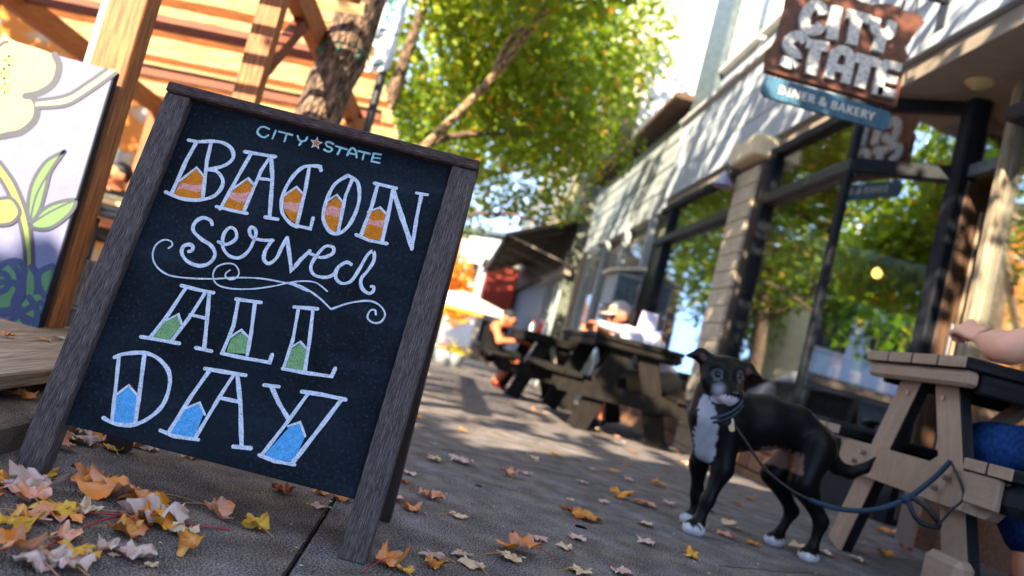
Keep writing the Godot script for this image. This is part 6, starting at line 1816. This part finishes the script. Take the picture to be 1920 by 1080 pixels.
# ================================================================ fallen leaves
const LEAVES := [
"-653,-1399,55 pale flat",
"-652,-1493,74 yellow flat",
"-617,-1426,103 pale curl",
"-562,-1266,75 pink curl",
"-546,-1203,87 yellow curl",
"-498,-1123,88 orange roll",
"-448,-1106,80 pale curl",
"-565,-1529,91 orange curl",
"-498,-1478,127 orange curl",
"-450,-1506,100 gold flat",
"-510,-1349,58 cream curl",
"-427,-1354,81 rust curl",
"-404,-1411,131 pale curl",
"-348,-1372,64 cream curl",
"-312,-1307,78 ochre roll",
"-336,-1512,86 pink roll",
"-245,-1478,74 yellow curl",
"-265,-1789,66 rust curl",
"-177,-1848,50 orange curl",
"-133,-1829,56 orange curl",
"-167,-1733,47 pale flat",
"-425,-1178,17 pink flat",
"-390,-1210,20 cream flat",
"-336,-1199,24 cream flat",
"6,-1455,99 orange roll",
"42,-1432,39 yellow curl",
"99,-1557,64 pale flat",
"91,-1504,56 ochre curl",
"152,-1625,56 pale flat",
"178,-1560,64 cream flat",
"305,-1762,116 orange roll",
"252,-1679,75 cream flat",
"353,-1896,59 pale flat",
"421,-1873,52 cream flat",
"477,-2012,59 pale flat",
"415,-1701,65 cream flat",
"533,-1784,68 pale flat",
"23,-1902,59 orange curl",
"-7,-1956,53 pale flat",
"144,-1937,60 cream flat",
"65,-2073,85 pink curl",
"9,-2317,48 pale flat",
"3,-2195,38 rust flat",
"68,-2639,76 cream flat",
"183,-2739,104 pale flat",
"346,-2696,84 pink curl",
"418,-2832,49 pale flat",
"506,-2372,58 rust flat",
"540,-2273,111 ochre flat",
"535,-2523,32 cream flat",
"672,-2623,51 pale flat",
"776,-2821,99 gold curl",
"880,-2807,89 pink flat",
"1012,-2948,73 pale flat",
"770,-2416,68 cream flat",
"708,-2159,68 pale flat",
"828,-2150,60 gold curl",
"827,-2110,52 yellow flat",
"1202,-2763,88 cream flat",
"1099,-2551,81 pink flat",
"1173,-2522,63 gold flat",
"1430,-2675,86 cream flat",
"1527,-2686,86 pale flat",
"1662,-2724,78 cream flat",
"2005,-3465,74 rust flat",
"2426,-3782,122 orange curl",
"1932,-2996,86 gold curl",
"2239,-3311,72 rust curl",
"1878,-3400,73 cream flat",
"1101,-3453,97 gold flat",
"919,-3544,62 orange flat",
"642,-3593,70 gold flat",
"1756,-4968,123 cream flat",
"1306,-3450,73 gold flat",
"943,-3328,58 pale flat",
"653,-2939,51 pale flat",
"-734,-1794,71 pink curl",
"-702,-1790,71 pale curl",
"-691,-1845,67 orange curl",
"-712,-1703,62 pink roll",
"-641,-1785,53 yellow curl",
"-724,-1891,63 orange curl",
"-752,-1871,56 pale curl",
"-622,-1887,63 orange curl",
"-593,-1877,50 pale flat",
"-506,-1901,51 pink flat"]

func leaf_mesh(size: float, c1: Color, c2: Color, state: String, rng: RandomNumberGenerator) -> ArrayMesh:
	var s := Shape.new()
	var m := 44
	var rings := [0.0, 0.28, 0.55, 0.8, 1.0]
	var pts := []
	var lob := [0.0, 0.95, 2.05, -0.95, -2.05]
	var amp := [1.0, 0.86, 0.58, 0.86, 0.58]
	var jig := rng.randf_range(0.85, 1.15)
	for k in m:
		var a := TAU * k / m
		var r := 0.46
		for i in 5:
			var da := absf(angle_difference(a, lob[i]))
			r = maxf(r, amp[i] * (1.0 - da * 1.15 * jig))
			r = maxf(r, amp[i] * 0.74 * (1.0 - absf(da - 0.33) * 2.4))
		if absf(angle_difference(a, PI)) < 0.3: r *= 0.55
		r *= 0.93 + 0.10 * (k % 2) + rng.randf_range(-0.04, 0.04)
		pts.append(Vector2(sin(a), cos(a)) * r * 0.52)
	var ph := rng.randf() * TAU
	var bend := rng.randf_range(0.7, 1.3)
	var fold := rng.randf_range(-0.6, 0.6)
	var base := 0
	var put := func(p: Vector2) -> Vector3:
		var q := Vector3(p.x, 0, -p.y)
		var ang := atan2(p.y, p.x); var d := p.length()
		if state == "flat":
			q.y = 0.035 + crumple(p, ph) * 0.10 + 0.24 * bend * d * d * (0.5 + 1.1 * sin(ang * 2.0 + ph)) + 0.03 * sin(p.x * 14.0 + ph) * d
		elif state == "curl":
			var R := 0.52 / bend
			var a2 := (p.x + fold * p.y * 0.5) / R
			q.x = R * sin(a2) ; q.y = R * (1.0 - cos(a2)) * 1.0 + crumple(p, ph) * 0.16 + 0.05 * d * sin(ang * 4.0 + ph) + 0.12 * p.y * p.y + 0.02
		else:
			var R2 := 0.17
			var a3 := (p.x + 0.1 * p.y) / R2 * 0.8
			q.x = R2 * sin(a3) * 1.1; q.y = R2 * (1.0 - cos(a3)) + crumple(p, ph) * 0.10 + 0.05 * sin(p.y * 5.0 + ph) + 0.03
		return q * size
	var lowest := 1e9
	for ri in rings.size():
		for k in m:
			var v: Vector3 = put.call(pts[k] * rings[ri])
			lowest = minf(lowest, v.y)
			s.v.append(v); s.n.append(Vector3.ZERO); s.u.append(pts[k] * rings[ri])
			var vein := 0.0
			for i in 5:
				if absf(angle_difference(TAU * k / m, lob[i])) < 0.05: vein = 0.5
			var t := clampf(0.45 + 0.55 * sin(k * 0.6 + ph + ri * 0.5) * rings[ri] + rng.randf_range(-0.18, 0.18), 0.0, 1.0)
			var c := c1.lerp(c2, t)
			if ri == 4 and rng.randf() < 0.18: c = c.darkened(0.4)
			s.c.append(c.lightened(vein * 0.2) if ri > 0 else c1.lightened(0.1))
	for ri in rings.size() - 1:
		for k in m:
			var a := ri * m + k; var b := ri * m + (k + 1) % m; var c := a + m; var d := b + m
			for t in [[a, b, c], [b, d, c]]:
				var nn := (s.v[t[2]] - s.v[t[0]]).cross(s.v[t[1]] - s.v[t[0]])
				for i in t: s.n[i] += nn
				s.ix.append_array(PackedInt32Array(t))
	for i in s.n.size():
		s.n[i] = s.n[i].normalized() if s.n[i].length() > 0 else Vector3.UP
		s.v[i].y -= lowest - 0.001
	return s.done()

func crumple(p: Vector2, ph: float) -> float: return dap.get_noise_2d(p.x * 3.2 + ph * 9.0, p.y * 3.2)

func stem_mesh(size: float, rng: RandomNumberGenerator, mesh: ArrayMesh) -> ArrayMesh:
	var l := size * rng.randf_range(0.25, 0.55)
	var sd := rng.randf_range(-0.5, 0.5)
	return tubem(smooth3([Vector3(0, 0.12 * size, 0), Vector3(sd * 0.15 * l, 0.10 * size, 0.4 * l + 0.1 * size), Vector3(sd * l * 0.5, 0.003, l + 0.15 * size)], 3), [0.0011, 0.0009, 0.0012], 5)

func ordinal(i: int) -> String:
	var w := ["first", "second", "third", "fourth", "fifth", "sixth", "seventh", "eighth", "ninth", "tenth", "eleventh", "twelfth"]
	return w[i] if i < w.size() else "%dth" % (i + 1)

func region(p: Vector3) -> String:
	if p.y > 0.1: return "on the parklet deck"
	if p.y > 0.04: return "on the rough kerb behind the board"
	if p.x < -0.55 and p.z < -1.6: return "heaped under the board's left side"
	if p.x < -0.36 and p.z > -1.3: return "in the nearest heap before the board"
	if p.x < -0.1 and p.z > -1.6: return "before the chalkboard"
	if p.x < -0.1 and p.z > -2.2: return "under the chalkboard"
	if p.x < 0.25 and p.z > -2.1: return "by the board's right leg"
	if p.z > -2.05: return "on open pavement before the dog"
	if p.x > 1.35 and p.z > -4.4: return "under the near picnic table"
	if p.x > 0.75 and p.z > -3.1: return "round the dog's feet"
	if p.z > -3.1: return "on pavement between board and dog"
	if p.z > -5.0: return "on pavement behind the dog"
	return "far down the sunlit pavement"

func build_fallen_leaves() -> void:
	var rng := RandomNumberGenerator.new(); rng.seed = 99
	var pal := {
		"pale": [lin(0.82, 0.72, 0.69), lin(0.74, 0.58, 0.50)], "pink": [lin(0.86, 0.66, 0.58), lin(0.84, 0.48, 0.22)], "cream": [lin(0.88, 0.78, 0.66), lin(0.78, 0.62, 0.46)],
		"orange": [lin(0.90, 0.52, 0.14), lin(0.80, 0.58, 0.46)], "gold": [lin(0.92, 0.66, 0.20), lin(0.82, 0.44, 0.12)], "yellow": [lin(0.86, 0.70, 0.26), lin(0.80, 0.52, 0.16)],
		"rust": [lin(0.66, 0.30, 0.10), lin(0.48, 0.20, 0.10)], "ochre": [lin(0.80, 0.56, 0.24), lin(0.70, 0.38, 0.14)]}
	var specs := []
	for line in LEAVES:
		var w: PackedStringArray = line.split(" ")
		var q: PackedStringArray = w[0].split(",")
		specs.append([Vector3(float(q[0]) * 0.001, 0.0, float(q[1]) * 0.001), float(q[2]) * 0.001 * 1.32, w[1], w[2]])
	for q in [[-1.13, 0.131, -2.17, 0.06, "orange", "curl"], [-1.08, 0.131, -2.27, 0.05, "gold", "flat"], [-1.10, 0.131, -2.38, 0.045, "pale", "flat"], [-0.875, 0.063, -1.80, 0.085, "orange", "curl"]]:
		specs.append([Vector3(q[0], q[1], q[2]), q[3], q[4], q[5]])
	for i in 16:
		specs.append([Vector3(rng.randf_range(-0.72, -0.36), 0.0, rng.randf_range(-1.40, -1.02)), rng.randf_range(0.07, 0.125), ["pale", "orange", "gold", "pink", "yellow", "ochre"][i % 6], ["curl", "flat", "curl"][i % 3]])
	var names := pal.keys()
	# the rest of the litter down the pavement
	for i in 62:
		var z := -2.5 - pow(rng.randf(), 1.2) * 6.5
		var x := rng.randf_range(-0.6, 2.15)
		specs.append([Vector3(x, 0.0, z), rng.randf_range(0.045, 0.085), names[[0, 2, 3, 4, 0, 2, 1, 7, 6][rng.randi() % 9]], ["flat", "flat", "curl"][rng.randi() % 3]])
	specs.sort_custom(func(a, b): return a[0].x / -a[0].z < b[0].x / -b[0].z)
	var count := {}
	var say := {"flat": "flat", "curl": "curled", "roll": "rolled"}
	for q in specs: 
		var key: String = q[2] + q[3] + region(q[0])
		count[key] = count.get(key, 0) + 1
	var upto := {}
	for q in specs:
		var p: Vector3 = q[0]
		if p.y == 0.0: p.y = slope(p.z)
		var key: String = q[2] + q[3] + region(q[0])
		var label := "%s %s maple leaf %s" % [q[2], say[q[3]], region(q[0])]
		if count[key] > 1: label += ", %s from left" % ordinal(upto.get(key, 0))
		upto[key] = upto.get(key, 0) + 1
		var t := thing("maple_leaf", label, "leaf", p, rng.randf() * TAU, "maple leaves fallen on the pavement")
		var c: Array = pal[q[2]]
		var me := leaf_mesh(q[1], c[0], c[1], q[3], rng)
		part("blade", me, M.dryleaf, t)
		part("stem", stem_mesh(q[1], rng, me), [M.stemred, M.stemtan, M.stemtan][rng.randi() % 3], t)
	# long bare stalks among the litter
	for q in [[Vector3(-0.407, 0.006, -1.462), Vector3(-0.455, 0.012, -1.33), Vector3(-0.475, 0.006, -1.225), Vector3(-0.475, 0.003, -1.13), "longest"], [Vector3(-0.52, 0.004, -1.34), Vector3(-0.44, 0.010, -1.37), Vector3(-0.34, 0.006, -1.41), Vector3(-0.285, 0.003, -1.44), "thin"]]:
		var st := thing("leaf_stalk", "%s bare crimson leaf stalk lying in the litter before the chalkboard" % q[4], "stalk", q[0], 0.0, "bare leaf stalks")
		part("stalk", tubem(smooth3([Vector3.ZERO, q[1] - q[0], q[2] - q[0], q[3] - q[0]], 4), [0.0016, 0.0013, 0.0013, 0.0018], 6), M.stemred, st)
	# hairline cracks and gum spots in the slabs
	var pv := get_node("pavement")
	for q in [[0.35, -1.35, 0.9, -0.35], [0.9, -2.1, 1.2, 0.55], [0.1, -2.9, 1.0, 0.9], [1.2, -3.3, 0.8, -0.2]]:
		var cr := Shape.new()
		cr.tf = Transform3D(Basis(Vector3.RIGHT, -PI / 2), Vector3.ZERO)
		var l := PackedVector2Array()
		var p := Vector2(q[0], -q[1]); var a: float = q[3]
		for i in 22:
			l.append(p)
			a += rng.randf_range(-0.32, 0.32)
			p += Vector2(cos(a), sin(a)) * q[2] / 22.0
		cr.ribbon(l, 0.0018, 0.0, 0.0012, 0.4)
		part("crack", cr.done(), mat(Color(0.10, 0.095, 0.09), 0.95), pv)
	for i in 26:
		var cr := Shape.new()
		var c := Vector3(rng.randf_range(-0.1, 1.9), 0.0, -0.9 - rng.randf() * 2.2)
		var r := rng.randf_range(0.006, 0.017)
		var pts := []
		for k in 12: pts.append(c + Vector3(cos(TAU * k / 12.0), 0, -sin(TAU * k / 12.0)) * r * rng.randf_range(0.75, 1.2) + Vector3(0, 0.0011, 0))
		cr.face(pts, Vector3.UP)
		part("gum_spot", cr.done(), mat(Color(0.17, 0.165, 0.16), 0.8) if i % 3 else mat(Color(0.42, 0.40, 0.38), 0.8), pv)
	# crumbs of leaf and bark
	var s := Shape.new()
	for i in 900:
		var z := -0.75 - pow(rng.randf(), 1.6) * 5.0
		var x := rng.randf_range(-0.75, 2.2) if i % 4 else -0.15 + rng.randfn() * 0.02
		var r := rng.randf_range(0.0015, 0.006)
		var c := Vector3(x, slope(z) + 0.0015, z)
		var a := rng.randf() * TAU
		s.col = [lin(0.78, 0.68, 0.58), lin(0.60, 0.40, 0.22), lin(0.80, 0.74, 0.70), lin(0.35, 0.22, 0.14)][rng.randi() % 4]
		var u := Vector3(cos(a), 0.25 * rng.randf(), sin(a)) * r; var w := Vector3(-sin(a), 0.3 * rng.randf(), cos(a)) * r * rng.randf_range(0.4, 0.9)
		s.face([c - u, c + w, c + u * 0.9, c - w], Vector3.UP)
	var o := part("leaf_crumbs", s.done(), M.flat, self)
	tag(o, "crumbs of leaf and bark strewn over the pavement", "litter"); o.set_meta("kind", "stuff")
